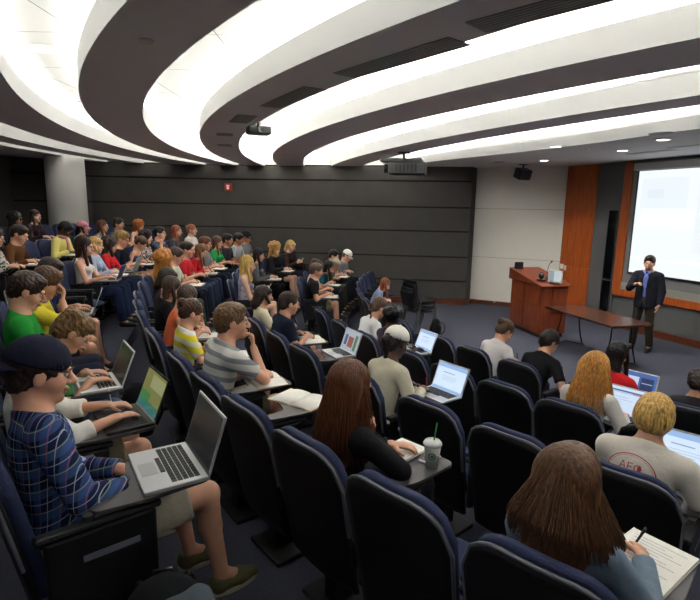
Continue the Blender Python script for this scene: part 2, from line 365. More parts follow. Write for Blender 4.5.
    F.ell(hl(0, .093, -.052), V3(.022, .012, .0065)*hs, H, .004); F.ell(hl(0, .090, -.064), V3(.019, .012, .007)*hs, H, .004); E((0, .076, -.089), (.019, .018, .017), .015)
    body = link('person', F.mesh('person', res), mat('skin', SKIN[skin], .5, noise=.06, nscale=14, bump=.05, bscale=160), None, True)
    body.location = loc; body.rotation_euler = (0, 0, rz); tag(body, desc, 'person')
    # --- face details
    for sg in (-1, 1):
        m = MB(); c = Vector(hl(sg*.031, .0765, .006)); m.lathe([(.0001, -.0118), (.0058, -.0102), (.0102, -.0058), (.0118, 0), (.0102, .0058), (.0058, .0102), (.0001, .0118)], (0, 0, 0), 10)
        m.v = [tuple(c+Vector(v)*hs) for v in m.v]
        q = Vector(hl(sg*.031, .0862, .005)); n = len(m.v)
        ic = MB(); ic.cyl(q, q+Vector(H@V3(0, .0038, 0)), .0058*hs, .0045*hs, 10); m.add(ic.v, ic.f, 1)
        m.build('eye', [mat('eye_white', (222, 216, 208), .3), mat('iris', (52, 34, 24), .2)], body, True)
        e = MB(); e.tube([hl(sg*.014, .099, .025), hl(sg*.032, .098, .031), hl(sg*.048, .086, .025)], [.003*hs, .0042*hs, .002*hs], 5); e.build('eyebrow', hair_mat(tuple(int(v*.8) for v in hair[1])), body, True)
    e = MB(); e.tube([hl(-.020, .094, -.058), hl(-.008, .103, -.057), hl(0, .104, -.058), hl(.008, .103, -.057), hl(.020, .094, -.058)], [.001, .0042*hs, .0045*hs, .0042*hs, .001], 6)
    e.build('lips', mat('lips', (176, 92, 82) if skin in ('light', 'fair', 'tan') else (110, 60, 54), .45), body, True)
    # --- shirt
    o = .012; scol, sleeve, kind, c2 = shirt; F = Field()
    if stand:
        F.slab(hip+u*.04, hip+u*.36*s, tr*.98, tr+o, rt, .70, .05); F.cap(sh[0]+rt*.04, sh[1]-rt*.04, .045*s+o, None, .06); F.cap(sh[0]+rt*.05, nb+u*.01*s, .038*s+o, .05*s+o, .04); F.cap(sh[1]-rt*.05, nb+u*.01*s, .038*s+o, .05*s+o, .04)
    else:
        F.ell(hip+u*.03, (.165, .13, .10), None, .05)
        F.slab(hip+u*.05, hip+u*.36*s, tr-.015+o, tr+o, rt, .70, .05)
        F.cap(sh[0]+rt*.04, sh[1]-rt*.04, .045*s+o, None, .06); F.cap(sh[0]+rt*.05, nb+u*.01*s, .038*s+o, .05*s+o, .04); F.cap(sh[1]-rt*.05, nb+u*.01*s, .038*s+o, .05*s+o, .04)
    if fem: [F.ell(hip+u*.33*s+fwd*.087*s+rt*.065*sg, (.055, .052, .055), None, .03) for sg in (-1, 1)]
    ar = []
    for i in (0, 1):
        a, b, c = A[i]; rr = .95 if fem else 1.08
        if sleeve == 'tank': continue
        if sleeve == 'short': F.cap(a, a+(b-a)*.68, .050*s*rr+o, .046*s*rr+o, .03, True)
        elif sleeve == 'rolled': F.cap(a, b, .048*s*rr+o, .042*s*rr+o, .03); F.cap(b, b+(c-b)*.42, .042*s*rr+o, .040*s*rr+o, .012, True)
        else: F.cap(a, b, .048*s*rr+o, .041*s*rr+o, .03); F.cap(b, b+(c-b)*.94, .041*s*rr+o, .030*s*rr+o, .012, True)
    F.cut(nb+u*(.006 if sleeve != 'tank' else -.035)*s, u*1.0+fwd*(.35 if sleeve != 'tank' else .8))
    if sleeve == 'tank':
        F.ell(nb+u*.02*s-fwd*.10*s, (.07*s, .07*s, .05*s), None, .01, True)
    sh_o = link('dress_top' if sleeve == 'tank' and legs[0] == 'skirt' else 'shirt', F.mesh('shirt', res), cloth(scol, kind, c2), body, True)
    # --- trousers / shorts / skirt
    F = Field(); o = .013
    F.ell(hip-V3(0, 0, .005), (.170, .130, .112) if not stand else (.16, .125, .13), None, .05)
    for i in (0, 1):
        if legs[0] == 'long':
            F.cap(hj[i], kn[i], .080+o, .056+o, .04); F.cap(kn[i], an[i]+V3(0, 0, .0), .058+o, .046+o, .02, True)
        elif legs[0] == 'shorts': F.cap(hj[i], hj[i]+(kn[i]-hj[i])*.84, .084+o, .070+o, .04, True)
        else: F.cap(hj[i]*.8+hj[1-i]*.2, hj[i]+(kn[i]-hj[i])*.66, .086+o, .075+o, .06, True)
    link({'long': 'trousers', 'shorts': 'shorts', 'skirt': 'skirt'}[legs[0]], F.mesh('trousers', max(res, .009)), cloth(legs[1]), body, True)
    # --- shoes
    for i in (0, 1):
        F = Field(); a = an[i].copy(); a[2] = 0
        F.cap(a+V3(0, -.02, .045), a+V3(0, .09, .036), .043, .042, .02); F.cap(a+V3(0, .09, .034), a+V3(0, .16, .028), .044, .030, .02); F.cap(a+V3(0, -.015, .05), a+V3(0, -.01, .085), .042, .040, .02, True)
        F.cut(a+V3(0, 0, .001), (0, 0, -1))
        sh2 = link('shoe', F.mesh('shoe', max(res, .008)), mat('shoe', shoe, .7, noise=.15), body, True)
        if res < .008:
            m = MB(); pts = [(.036*math.cos(t)*1.3+a[0], a[1]+.062+.128*math.sin(t), .012) for t in np.linspace(0, 2*math.pi, 24, endpoint=False)]
            m.prism([(p[0], p[1]) for p in pts], .001, .022); m.build('sole', mat('sole', (188, 182, 160), .8), sh2)
            m = MB()
            for q in range(4): m.tube([a+V3(-.022, .055+q*.02, .078-q*.006), a+V3(0, .058+q*.02, .084-q*.006), a+V3(.022, .055+q*.02, .078-q*.006)], .0025, 5)
            m.build('laces', mat('lace', (205, 195, 160), .8), sh2)
    # --- hair
    st, hcx = hair; hm = hair_mat(hcx)
    if st != 'none':
        F = Field(); EH = lambda c, r, k=.015, sub=False: F.ell(hl(*c), V3(*r)*hs, H, k, sub)
        big = st in ('curly', 'afro')
        EH((0, -.018, .036), (.083, .100, .092) if not big else (.105, .118, .108))
        if st in ('short', 'bun', 'pony', 'updo'): EH((0, -.055, -.01), (.070, .060, .075))
        if st == 'bowl': EH((0, -.03, -.005), (.088, .088, .082), .03); EH((0, .05, .065), (.066, .050, .030), .02)
        if st in ('short',): EH((0, .02, .085), (.062, .065, .036))
        if st == 'messy':
            for q in range(14):
                a = q*2.4; EH((.05*math.cos(a)*(q % 3+1)/3, -.02+.06*math.sin(a), .085+.012*math.sin(q*3.)), (.03, .034, .03))
            EH((0, -.05, -.01), (.074, .066, .08)); EH((0, .055, .07), (.060, .045, .03))
        if big:
            for q in range(26):
                a = q*2.4; b = math.acos(1-1.25*(q+.5)/26); EH((.098*math.sin(b)*math.cos(a), -.02-.11*math.sin(b)*abs(math.sin(a)) if math.cos(b) < .5 else -.02+.1*math.sin(b)*math.sin(a), .036+.1*math.cos(b)), (.032, .032, .032), .02)
        EH((0, .118, -.034), (.066, .078, .098), .01, True)
        if st == 'bowl': F.ops.append(('ell', hl(0, -.01, -.15), V3(.13, .15, .066)*hs, H, .01, True))
        if st in ('short', 'messy', 'bun', 'pony', 'updo'):
            for sg in (-1, 1): EH((sg*.088, .004, -.03), (.028, .030, .046), .01, True)
            F.ops.append(('ell', hl(0, -.02, -.13), V3(.12, .13, .058)*hs, H, .01, True))
        if st in ('bun', 'updo'): EH((0, -.118, .055 if st == 'bun' else .02), (.040, .038, .038))
        down = V3(0, 0, -1); bk = unit(-fwd*.2+V3(0, -.12, 0))
        if st == 'pony':
            p = hl(0, -.112, .03); F.cap(p, p+V3(0, -.035, -.03), .022, .028, .02); F.cap(p+V3(0, -.035, -.03), p+V3(0, -.01, -.26), .030, .012, .02)
        if st == 'braid':
            EH((0, -.055, -.01), (.070, .060, .075)); p = hl(0, -.10, -.01)
            for q in range(9): F.ell(p+V3((-1)**q*.008+.012*q, -.028-.004*q, -.035*q), V3(.021, .019, .026)*(1-.04*q), None, .008)
        if st in ('long', 'curly', 'bob'):
            LL = hlen*{'long': .33, 'curly': .20, 'bob': .10}[st]; w = {'long': .080, 'curly': .105, 'bob': .084}[st]*hw
            top = hl(0, -.045, .0); end = top+down*LL+(-fwd)*(.05+.25*math.sin(L)*LL)
            F.slab(top, end, w*hs, w*(.88+.35*(hw-1))*hs, H@X, .62 if st != 'bob' else .8, .03)
            for sg in (-1, 1):
                p = hl(sg*.070, .004, .01); q = p+down*LL*.85+V3(sg*.012, .015, 0)+fwd*.03; F.cap(p, q, .024*hs, .018*hs if st != 'curly' else .03, .02)
            if st == 'bob': EH((0, .062, .062), (.058, .035, .030))
            EH((0, .128, -.050), (.060, .080, .100), .01, True)
        if cap: F.ell(hl(0, 0, .10), (.2, .2, .075), H, .01, True)
        ho = link('hair', F.mesh('hair', min(res, .012), .0005 if strands else .0012 if st == 'bowl' else .0026), hm, body, True)
        if strands:
            m = MB(); LL = hlen*{'long': .36, 'curly': .22, 'bob': .13, 'bowl': .015}.get(st, .1)
            for q in range(strands):
                ph = rad(random.uniform(-128, 128)); sgn = 1 if ph > 0 else -1; rx, ry, rz_ = .087, .105, .096; pts = []; st_ang = random.uniform(2, 50); jit = random.uniform(.97, 1.04)
                for j in range(12):
                    ps = rad(st_ang+(98-st_ang)*j/11); pts.append(hl(math.sin(ph)*math.sin(ps)*rx*jit, -.018-math.cos(ph)*math.sin(ps)*ry*jit, .036+math.cos(ps)*rz_*jit))
                n = 9; ln = LL*random.uniform(.75, 1.05); p0 = pts[-1]; out = unit(V3(math.sin(ph), -math.cos(ph), 0)); wob = random.uniform(0, 6); back = -fwd*(.18*math.sin(L)+.02)
                for j in range(1, n):
                    t = j/(n-1); amp = .004 if st != 'curly' else .014
                    pts.append(p0+down*ln*t+out*((-.018+.24*(hw-1))*t+amp*math.sin(wob+t*(7 if st != 'curly' else 16)))*1+back*t*.6)
                m.tube(pts, [.0036*hs*(1-.6*j/len(pts)) for j in range(len(pts))], 4)
            m.build('hair_strands', hm, ho, True)
    # --- cap
    if cap:
        col, bdir = cap; F = Field(); F.ell(hl(0, -.014, .040), V3(.090, .108, .094)*hs, H, .01)
        F.ell(hl(0, -.012, .028), V3(.084, .101, .088)*hs, H, .01, True); F.cut(hl(0, 0, .030), H@V3(0, .12*bdir, -1))
        co = link('baseball_cap', F.mesh('cap', min(res, .010)), cloth(col), body, True)
        m = MB(); n = 14; ring = []
        for layer in (0, .004):
            for j in range(n+1):
                a = math.pi*j/n
                for rr in (0, 1):
                    y = (.088+rr*.075*math.sin(a))*bdir-.014; x = .082*math.cos(a)*(1 if rr == 0 else .95)
                    if rr == 0: y = -.014+bdir*.104*math.sqrt(max(0, 1-(x/.09)**2))*.98
                    ring.append(hl(x, y, .030-rr*.022*math.sin(a)-(x*x)*2.0+layer))
        w = 2; o2 = (n+1)*2; fs = []
        for j in range(n):
            a0 = j*2; fs += [(a0, a0+1, a0+3, a0+2), (o2+a0, o2+a0+2, o2+a0+3, o2+a0+1), (a0+1, o2+a0+1, o2+a0+3, a0+3), (a0, a0+2, o2+a0+2, o2+a0)]
        m.add(ring, fs); m.build('visor', cloth(col), co, True)
        m = MB(); c = Vector(hl(0, -.014, .134)); m.lathe([(.0001, .006), (.007, .004), (.009, -.002), (.009, -.006)], c, 10); m.build('button', cloth(col), co, True)
        if bdir < 0:
            m = MB(); m.tube([hl(.080*math.cos(a), -.014+.104*math.sin(a), .045) for a in np.linspace(.9, 2.24, 9)], .005, 6); m.build('strap', cloth(col), co, True)
    if extra == 'jacket':   # dark suit jacket, open at the front
        F = Field(); o = .022
        F.slab(hip-u*.14, hip+u*.36*s, tr*1.10+o, tr+o, rt, .74, .05); F.cap(sh[0]+rt*.045, sh[1]-rt*.045, .045*s+o, None, .06); F.cap(sh[0]+rt*.05, nb+u*.0*s, .038*s+o, .045*s+o, .04); F.cap(sh[1]-rt*.05, nb+u*.0*s, .038*s+o, .045*s+o, .04)
        for i in (0, 1):
            a, b, c = A[i]; F.cap(a, b, .046*s+o, .040*s+o, .03); F.cap(b, b+(c-b)*.96, .040*s+o, .031*s+o*.7, .012, True)
        F.cut(nb+u*.012*s, u+fwd*.25)
        F.ell(nb-u*.13*s+fwd*.17, (.052, .10, .21), np.stack([rt, fwd, u], 1), .01, True)
        F.ell(nb-u*.44*s+fwd*.18, (.035, .10, .26), np.stack([rt, fwd, u], 1), .01, True)
        F.cut(hip-u*.14, -u)
        jk = link('jacket', F.mesh('jacket', min(res, .011)), cloth((30, 32, 42)), body, True)
        m = MB()
        for sg in (-1, 1):
            p = lambda a, b, c: nb+rt*sg*a+fwd*b+u*c
            vs = [p(.052, .035, .012), p(.085, .075, -.05), p(.095, .122, -.14), p(.045, .155, -.30), p(.040, .148, -.20), p(.045, .11, -.09)]; vs2 = [v+fwd*.008 for v in vs]
            m.add(vs+vs2, [(0,1,2,3,4,5)[::-1], (6,7,8,9,10,11)]+[(i, (i+1) % 6, 6+(i+1) % 6, 6+i) for i in range(6)])
        m.build('lapels', cloth((24, 26, 34)), jk)
    return body, dict(hc=hc, H=H, hs=hs, A=A, T=T, shirt=sh_o, nb=nb, u=u, fwd=fwd, rt=rt)
# ------------------------------------------------------------------ seating geometry
def rowR(k): return 8.6+1.15*k-.28
def frame(k, th):
    R = rowR(k); t = rad(th); return V3(CX+R*math.cos(t), CY+R*math.sin(t), .18*k), math.atan2(-math.sin(t), -math.cos(t))-math.pi/2
def wpt(k, th, l):
    o, rz = frame(k, th); c, s = math.cos(rz), math.sin(rz); return (o[0]+c*l[0]-s*l[1], o[1]+s*l[0]+c*l[1], o[2]+l[2])
# ================================================================== THE SETTING
ZS, ZU = 3.6, 4.0
M_WALL = mat('wall_fabric', (75, 72, 69), .9, noise=.06, nscale=3, bump=.2, bscale=300)
M_GAP = mat('groove', (22, 21, 21), .9); M_WHITE = mat('white_paint', (244, 242, 236), .6); M_PLASTER = mat('plaster', (226, 222, 212), .7, noise=.02, nscale=2)
M_UNDER = mat('soffit_paint', (250, 243, 241), .8, noise=.02, nscale=1.2); M_LIP = mat('lip_paint', (210, 210, 208), .7); M_FRONT = mat('front_soffit', (215, 215, 213), .8)
M_CARPET = carpet(); M_BASE = wood('base_wood', (84, 42, 24), (112, 58, 34), 'x'); M_WOOD = wood('cherry_veneer', (150, 68, 26), (190, 98, 44), 'z', .3)
M_PODIUM = wood('podium_veneer', (96, 42, 22), (134, 66, 38), 'z', .3); M_GREYP = mat('grey_panel', (92, 94, 94), .7); M_BLACK = mat('black_plastic', (20, 20, 22), .45); M_DARKG = mat('dark_glass', (10, 12, 16), .08)
M_METAL = mat('grey_metal', (120, 120, 122), .4, .8); M_LAMP = mat('lamp_tube', (255, 250, 240), .5, emit=(255, 247, 232), estr=1.0)
WL = [(3.09, 13.57), (-.3, 14.05), (-3.6, 14.45), (-6.95, 14.0), (-8.2, 12.7)]
FD = V3(.376, -.926, 0)/math.hypot(.376, .926); FA = V3(5.3, 12.9, 0)
back = [(CX+17.2*math.cos(rad(a)), CY+17.2*math.sin(rad(a))) for a in range(176, 229, 4)]
def mirror(p):      # the hall is symmetrical about its axis
    ax = V3(math.cos(rad(202)), math.sin(rad(202))); q = V3(p[0]-CX, p[1]-CY); r = 2*ax*(q@ax)-q; return (r[0]+CX, r[1]+CY)
half = [(5.3, 12.9), (3.3, 13.95)]+WL
ROOM = half+back+[mirror(p) for p in half[::-1]]
def inside(p):
    c = False; n = len(ROOM)
    for i in range(n):
        (x1, y1), (x2, y2) = ROOM[i], ROOM[(i+1) % n]
        if (y1 > p[1]) != (y2 > p[1]) and p[0] < (x2-x1)*(p[1]-y1)/(y2-y1)+x1: c = not c
    return c
def wall_run(name, pts, z0, z1, m, th=.12, off=0.):
    """vertical slab along a polyline; the room lies on the left-hand side of the direction of travel when th > 0 points outward"""
    mb = MB(); P = [Vector((*p, 0)) for p in pts]; N = []
    for i in range(len(P)):
        a = (P[i]-P[i-1]).normalized() if i else (P[1]-P[0]).normalized(); b = (P[i+1]-P[i]).normalized() if i < len(P)-1 else a
        t = (a+b).normalized(); N.append(Vector((t.y, -t.x, 0))/max(.5, t.dot(a)))
    ins = [p-n*off for p, n in zip(P, N)]; out = [p+n*th for p, n in zip(P, N)]
    for i in range(len(P)-1):
        q = [ins[i], ins[i+1], out[i+1], out[i]]
        mb.add([(v.x, v.y, z0) for v in q]+[(v.x, v.y, z1) for v in q], [(0,1,2,3)[::-1], (4,5,6,7), (0,1,5,4), (1,2,6,5), (2,3,7,6), (3,0,4,7)])
    return struct(mb.build(name, m))
# side wall with panels and recessed grooves (room is on the right when walking WL forward -> flip)
def rev(l): return list(l)[::-1]
wall_run('wall_left', WL, 0, ZU, M_GAP, .15)
for i, (a, b) in enumerate(((.16, .615), (.655, 1.255), (1.295, 1.925), (1.965, 2.545), (2.585, 3.215), (3.255, ZS))):
    wall_run('wall_left', WL, a, b, M_WALL, .02, .035)
wall_run('wall_left', WL, ZS+.03, ZU, M_WHITE, .02, .036)
wall_run('baseboard_left', WL, 0, .155, M_BASE, .02, .05)
wall_run('wall_left', [(3.30, 13.95), (3.095, 13.575)], .12, ZU, M_WALL, .1)
wall_run('baseboard_left', [(3.30, 13.95), (3.095, 13.575)], 0, .12, M_BASE, .1, .01)
# white panelled wall
wp = [(5.3, 12.9), (3.3, 13.95)]
wall_run('wall_front', wp, 0, ZU, mat('seam', (150, 146, 138), .8), .15)
for a, b in ((.11, 1.275), (1.285, 2.55), (2.56, ZS)): wall_run('wall_front', wp, a, b, M_PLASTER, .01, .012)
wall_run('baseboard_front', wp, 0, .11, M_BASE, .01, .03)
# screen wall: local frame t along the wall, o out into the room
FN = V3(-.926, -.376, 0)/math.hypot(.376, .926)
FR = math.atan2(FD[1], FD[0])
def fw_box(t0, t1, z0, z1, o0, o1, mb=None, mi=0):
    mb = mb or MB(); P = []
    for z in (z0, z1):
        for t, o in ((t0, o0), (t1, o0), (t1, o1), (t0, o1)):
            q = FA+FD*t+FN*o; P.append((q[0], q[1], z))
    mb.add(P, [(0,1,2,3), (7,6,5,4), (0,4,5,1), (1,5,6,2), (2,6,7,3), (3,7,4,0)], mi); return mb
TW = 7.45
struct(fw_box(0, TW, 0, ZU, -.15, 0).build('wall_front', M_GREYP))
mb = fw_box(0, .92, .1, 1.20, 0, .05); fw_box(0, .92, 1.205, 2.55, 0, .05, mb); fw_box(0, .92, 2.555, ZS, 0, .05, mb); struct(mb.build('wall_front', M_WOOD))
mb = fw_box(.92, 1.62, .1, 2.57, .0, .03); fw_box(.92, 1.62, 2.58, ZS, 0, .03, mb); struct(mb.build('wall_front', M_GREYP))
d_ = struct(fw_box(1.32, 1.56, .10, 2.56, .03, .045).build('window_1', M_DARKG)); mb = MB()
for t in (1.31, 1.555): fw_box(t, t+.015, .10, 2.57, .03, .055, mb)
mb.build('window_frame', M_METAL, d_)
mb = fw_box(1.33, 1.55, 1.0, 1.03, .045, .06); mb.build('push_bar', M_METAL, d_)
# wooden frame around the screen alcove and grey inside
mb = fw_box(1.63, 1.84, .72, ZS, 0, .07); fw_box(5.6, 5.8, .72, ZS, 0, .07, mb); fw_box(1.84, 5.6, .72, .87, 0, .07, mb); struct(mb.build('trim_1', M_WOOD))
struct(fw_box(1.84, 5.6, .87, 1.02, .0, .065).build('trim_2', mat('marker_tray', (150, 146, 138), .5)))
struct(fw_box(1.84, 5.6, 1.02, ZS, .0, .04).build('wall_front', mat('alcove_grey', (120, 122, 122), .6)))
struct(fw_box(.92, TW, 0, .14, .0, .05).build('baseboard_front', M_BASE)); struct(fw_box(0, .92, 0, .10, .0, .06).build('baseboard_front', M_BASE))
# remaining walls of the hall (mirror side and back)
bk = [WL[-1]]+back+[mirror(WL[-1])]
wall_run('wall_back', bk, 0, ZU, M_WALL, .15)
wall_run('wall_right', rev([mirror(p) for p in WL]), 0, ZU, M_WALL, .15)
wall_run('wall_right', rev([mirror(p) for p in ((5.3, 12.9), (3.3, 13.95), (3.09, 13.57))]), 0, ZU, M_PLASTER, .15)
# floors: stage level and the rising tiers
mb = MB(); mb.prism([(p[0], p[1]) for p in ROOM], -.1, 0); struct(mb.build('floor', M_CARPET))
def edge_angle(R, a, step):
    while inside((CX+R*math.cos(rad(a)), CY+R*math.sin(rad(a)))) and 130 < a < 275: a += step
    return a-step
for k in range(1, 7):
    r0 = 8.6+1.15*(k-1)+.22; r1 = 8.6+1.15*k+.22 if k < 6 else 17.18; z = .18*k; A0 = [edge_angle(r, 200, -.5) for r in (r0, r1)]; A1 = [edge_angle(r, 204, .5) for r in (r0, r1)]
    n = 48; vs = []; fs = []
    for i in range(n+1):
        f = i/n
        for q, r in enumerate((r0, r1)):
            a = rad(A0[q]+(A1[q]-A0[q])*f); vs += [(CX+r*math.cos(a), CY+r*math.sin(a), z), (CX+r*math.cos(a), CY+r*math.sin(a), 0)]
    for i in range(n):
        b = i*4; c = b+4; fs += [(b, c, c+2, b+2), (b+1, b, c, c+1)[::-1], (b+2, b+3, c+3, c+2)[::-1], (b+1, c+1, c+3, b+3)[::-1]]
    fs += [(0, 1, 3, 2), (n*4, n*4+2, n*4+3, n*4+1)]
    mb = MB(); mb.add(vs, fs); struct(mb.build('floor', M_CARPET))
# ceiling: bright upper slab, hanging curved soffit bands with lamps lying on top of them
M_UP = bpy.data.materials.new('ceiling_tile'); M_UP.use_nodes = True; nt = M_UP.node_tree; b = nt.nodes['Principled BSDF']; b.inputs['Roughness'].default_value = .9
tc = nd(nt, 'ShaderNodeTexCoord'); sp = nd(nt, 'ShaderNodeSeparateXYZ'); nt.links.new(tc.outputs['Object'], sp.inputs[0])
g = mth(nt, 'MAXIMUM', stripe_mask(nt, sp.outputs[0], 1.2, .01), stripe_mask(nt, sp.outputs[1], 1.2, .01))
nt.links.new(mixc(nt, g, srgb((240, 238, 232)), srgb((150, 148, 142))), b.inputs['Base Color'])
mb = MB(); mb.prism([(p[0], p[1]) for p in ROOM], ZU, ZU+.1); struct(mb.build('ceiling', M_UP))
RC = (9., 11.)
def circ(c, R, a): return (c[0]+R*math.cos(a), c[1]+R*math.sin(a))
BANDS = [  # outer circle, inner circle (centre x, y, radius), angle range
    ((9, 11, 15.42), (9, 11, 14.92)),
    ((9, 11, 14.27), (8.68, 10.75, 13.17)),
    ((9.22, 11.14, 13.26), (9.45, 11.2, 12.88)),
    ((9.9, 11.6, 12.75), (9.95, 11.6, 11.95)),
    ((10.6, 12.2, 12.55), (9.9, 11.9, 11.2)),
    ((10.4, 12.2, 11.0), (10.2, 12.0, 10.35))]
TRACE = {  # a few bands follow the surveyed edge closely
    2: ([(-1.24, 2.94), (-1.79, 3.74), (-2.36, 4.76), (-3.04, 6.23), (-3.96, 9.07), (-4.01, 11.67)], [(-.49, 2.91), (-1.0, 3.59), (-1.65, 4.54), (-2.26, 5.87), (-2.95, 7.8), (-3.42, 10.56)]),
    3: ([(.49, 2.87), (-.03, 3.66), (-.96, 5.04), (-2.25, 7.72), (-2.72, 9.9), (-2.98, 13.2)], [(1.27, 2.89), (.33, 3.97), (-.54, 5.46), (-1.3, 7.3), (-2.05, 9.6), (-2.41, 12.3)]),
    4: ([(2.12, 3.39), (1.21, 4.51), (.48, 5.53), (-.82, 8.3), (-1.65, 11.1), (-1.95, 13.36)], [(2.45, 3.9), (1.75, 5.05), (.68, 6.9), (-.36, 8.9), (-1.0, 11.2), (-1.24, 13.8)]),
    5: ([(3.12, 4.9), (1.99, 7.0), (.84, 9.4), (-.1, 11.7), (-.47, 13.69)], [(3.41, 5.34), (2.2, 7.8), (1.29, 10.1), (.5, 12.1), (.22, 13.9)])}
def fit_circle(P):
    P = np.array(P); A = np.c_[P, np.ones(len(P))]; s = np.linalg.lstsq(A, -(P**2).sum(1), rcond=None)[0]; c = -s[:2]/2; return c[0], c[1], math.sqrt(c@c-s[2])
def band_pts(i, side, lim=None):
    """points of an edge by angle about RC from the side wall round to the far side"""
    cx, cy, R = fit_circle(TRACE[i][side]) if i in TRACE else BANDS[i][side]
    out = []
    for a in np.arange(148, 262, 1.2):      # angle about RC: intersect the ray with the circle
        d = V3(math.cos(rad(a)), math.sin(rad(a))); o = V3(RC[0]-cx, RC[1]-cy); bq = o@d; disc = bq*bq-(o@o-R*R)
        t = -bq+math.sqrt(max(0, disc)); out.append((RC[0]+d[0]*t, RC[1]+d[1]*t))
    return out
lampmats = [mat('cove_lamp', (255, 250, 240), .5+.001*q, emit=(250, 252, 255), estr=v) for q, v in enumerate((8., 5.5, 7.5, 13., 16., 17.))]
for i in range(len(BANDS)):
    o_, n_ = band_pts(i, 0), band_pts(i, 1)
    ok = [inside(p) or inside(q) for p, q in zip(o_, n_)]; idx = [j for j in range(len(ok)) if ok[j] and 0 < j]
    idx = list(range(max(0, idx[0]-1), min(len(ok), idx[-1]+2))); O = [Vector((*o_[j], 0)) for j in idx]; N = [Vector((*n_[j], 0)) for j in idx]
    vs = []; fs = []; mi = []
    for p, q in zip(O, N):
        w = (p-q).normalized(); pr = [(p, ZS), (p, ZS+.21), (p-w*.025, ZS+.21), (p-w*.025, ZS+.03), (q+w*.025, ZS+.03), (q+w*.025, ZS+.21), (q, ZS+.21), (q, ZS)]
        vs += [(v.x, v.y, z) for v, z in pr]
    for j in range(len(O)-1):
        for q in range(8): fs.append((j*8+q, j*8+(q+1) % 8, j*8+8+(q+1) % 8, j*8+8+q)); mi.append(1 if q == 7 else 0)
    fs += [tuple(range(8))[::-1], tuple(range(len(vs)-8, len(vs)))]; mi += [0, 0]
    mb = MB(); mb.v = vs; mb.f = fs; mb.mi = mi
    struct(mb.build('ceiling', [M_LIP, M_UNDER]))
    mb = MB()
    for f in ((.12, .30), (.70, .88)) if i not in (0, 5) else ((.35, .65),):
        vs = []; fs = []
        n0 = 0
        for p, q in zip(O, N):
            w = q-p
            a_, b_ = p+w*f[0], p+w*f[1]; vs += [(a_.x, a_.y, ZS+.06), (b_.x, b_.y, ZS+.06), (b_.x, b_.y, ZS+.035), (a_.x, a_.y, ZS+.035)]
        for j in range(len(O)-1):
            for q in range(4): fs.append((j*4+q, j*4+(q+1) % 4, j*4+4+(q+1) % 4, j*4+4+q))
        mb.add(vs, fs)
    tag(mb.build('cove_lamp', lampmats[i]), 'hidden cove lamps above soffit band %s' % ('against the left wall', 'second from the left wall', 'with the broad dark curve at top left', 'carrying the row of air grilles', 'above the hanging projector', 'nearest the front soffit')[i], 'light', None)
# outermost flat soffit against the back wall and the front soffit above the stage
def flat_soffit(edge, ring, m, lip):
    mb = MB(); P = [Vector((*p, 0)) for p in edge]; n = len(P)
    poly = [(p.x, p.y) for p in P]+ring
    from mathutils.geometry import tessellate_polygon
    tri = tessellate_polygon([[Vector((x, y, 0)) for x, y in poly]])
    vs = [(x, y, ZS) for x, y in poly]; fs = []
    for t in tri:
        a, b_, c = (Vector(vs[q]) for q in t); fs.append(tuple(t) if (b_-a).cross(c-a).z < 0 else tuple(t)[::-1])
    mb.add(vs, fs, 1)
    ed = [(p.x, p.y, ZS) for p in P]+[(p.x, p.y, ZS+lip) for p in P]; mb.add(ed, [(j, j+1, n+j+1, n+j) for j in range(n-1)], 0)
    mb.add([(x, y, ZS+.02) for x, y in poly], [f[::-1] for f in fs], 0)
    return struct(mb.build('ceiling', m))
e5 = [(4.9, 5.2), (4.62, 6.2), (4.25, 7.3), (3.75, 8.6), (3.1, 9.95), (2.5, 11.0), (1.95, 11.95), (1.6, 12.8), (1.35, 13.75)]
def smooth_curve(P, n=6):
    P = [Vector((*p, 0)) for p in P]; out = []
    for i in range(len(P)-1):
        a, b_, c, d = P[max(0, i-1)], P[i], P[i+1], P[min(len(P)-1, i+2)]
        for j in range(n):
            t = j/n; v = .5*((2*b_)+(c-a)*t+(2*a-5*b_+4*c-d)*t*t+(3*b_-a-3*c+d)*t**3); out.append((v.x, v.y))
    return out+[(P[-1].x, P[-1].y)]
e5f = [(e5[0][0]+.1*q, e5[0][1]-1.0*q) for q in range(6, 0, -1)]+e5
flat_soffit(smooth_curve(e5f), [(3.09, 13.57), (3.3, 13.95), (5.3, 12.9), (8.08, 6.0), (9.0, 2.5), (7.6, -.9)], [M_LIP, M_FRONT], .17)
ec = smooth_curve(e5f); vs = []; fs = []
for j, p in enumerate(ec):
    q = V3(*ec[min(j+1, len(ec)-1)])-V3(*ec[max(j-1, 0)]); q = unit(q); nn = V3(q[1], -q[0])*(1 if q[1] > 0 else -1)
    for d_o, zz in ((.10, .05), (.22, .05), (.22, .03), (.10, .03)): vs.append((p[0]+nn[0]*d_o, p[1]+nn[1]*d_o, ZS+zz))
for j in range(len(ec)-1):
    for q in range(4): fs.append((j*4+q, j*4+(q+1) % 4, j*4+4+(q+1) % 4, j*4+4+q))
mb = MB(); mb.add(vs, fs); tag(mb.build('cove_lamp', lampmats[5]), 'hidden cove lamp lying behind the edge of the front soffit', 'light')
ro = [circ(RC, 15.75, rad(a)) for a in np.arange(166, 243, 1.5)]; ro = [p for p in ro if inside(p)]
flat_soffit(ro, [q for q in rev(bk)], [M_LIP, M_UNDER], .24)
# column
mb = MB(); mb.lathe([(.43, .18*6), (.43, ZU)], (0, 0, 0), 40); o = mb.build('trim_3', mat('column_paint', (222, 220, 215), .6)); o.location = (-6.88, 12.65, 0); struct(o)
for p in o.data.polygons: p.use_smooth = len(p.vertices) == 4
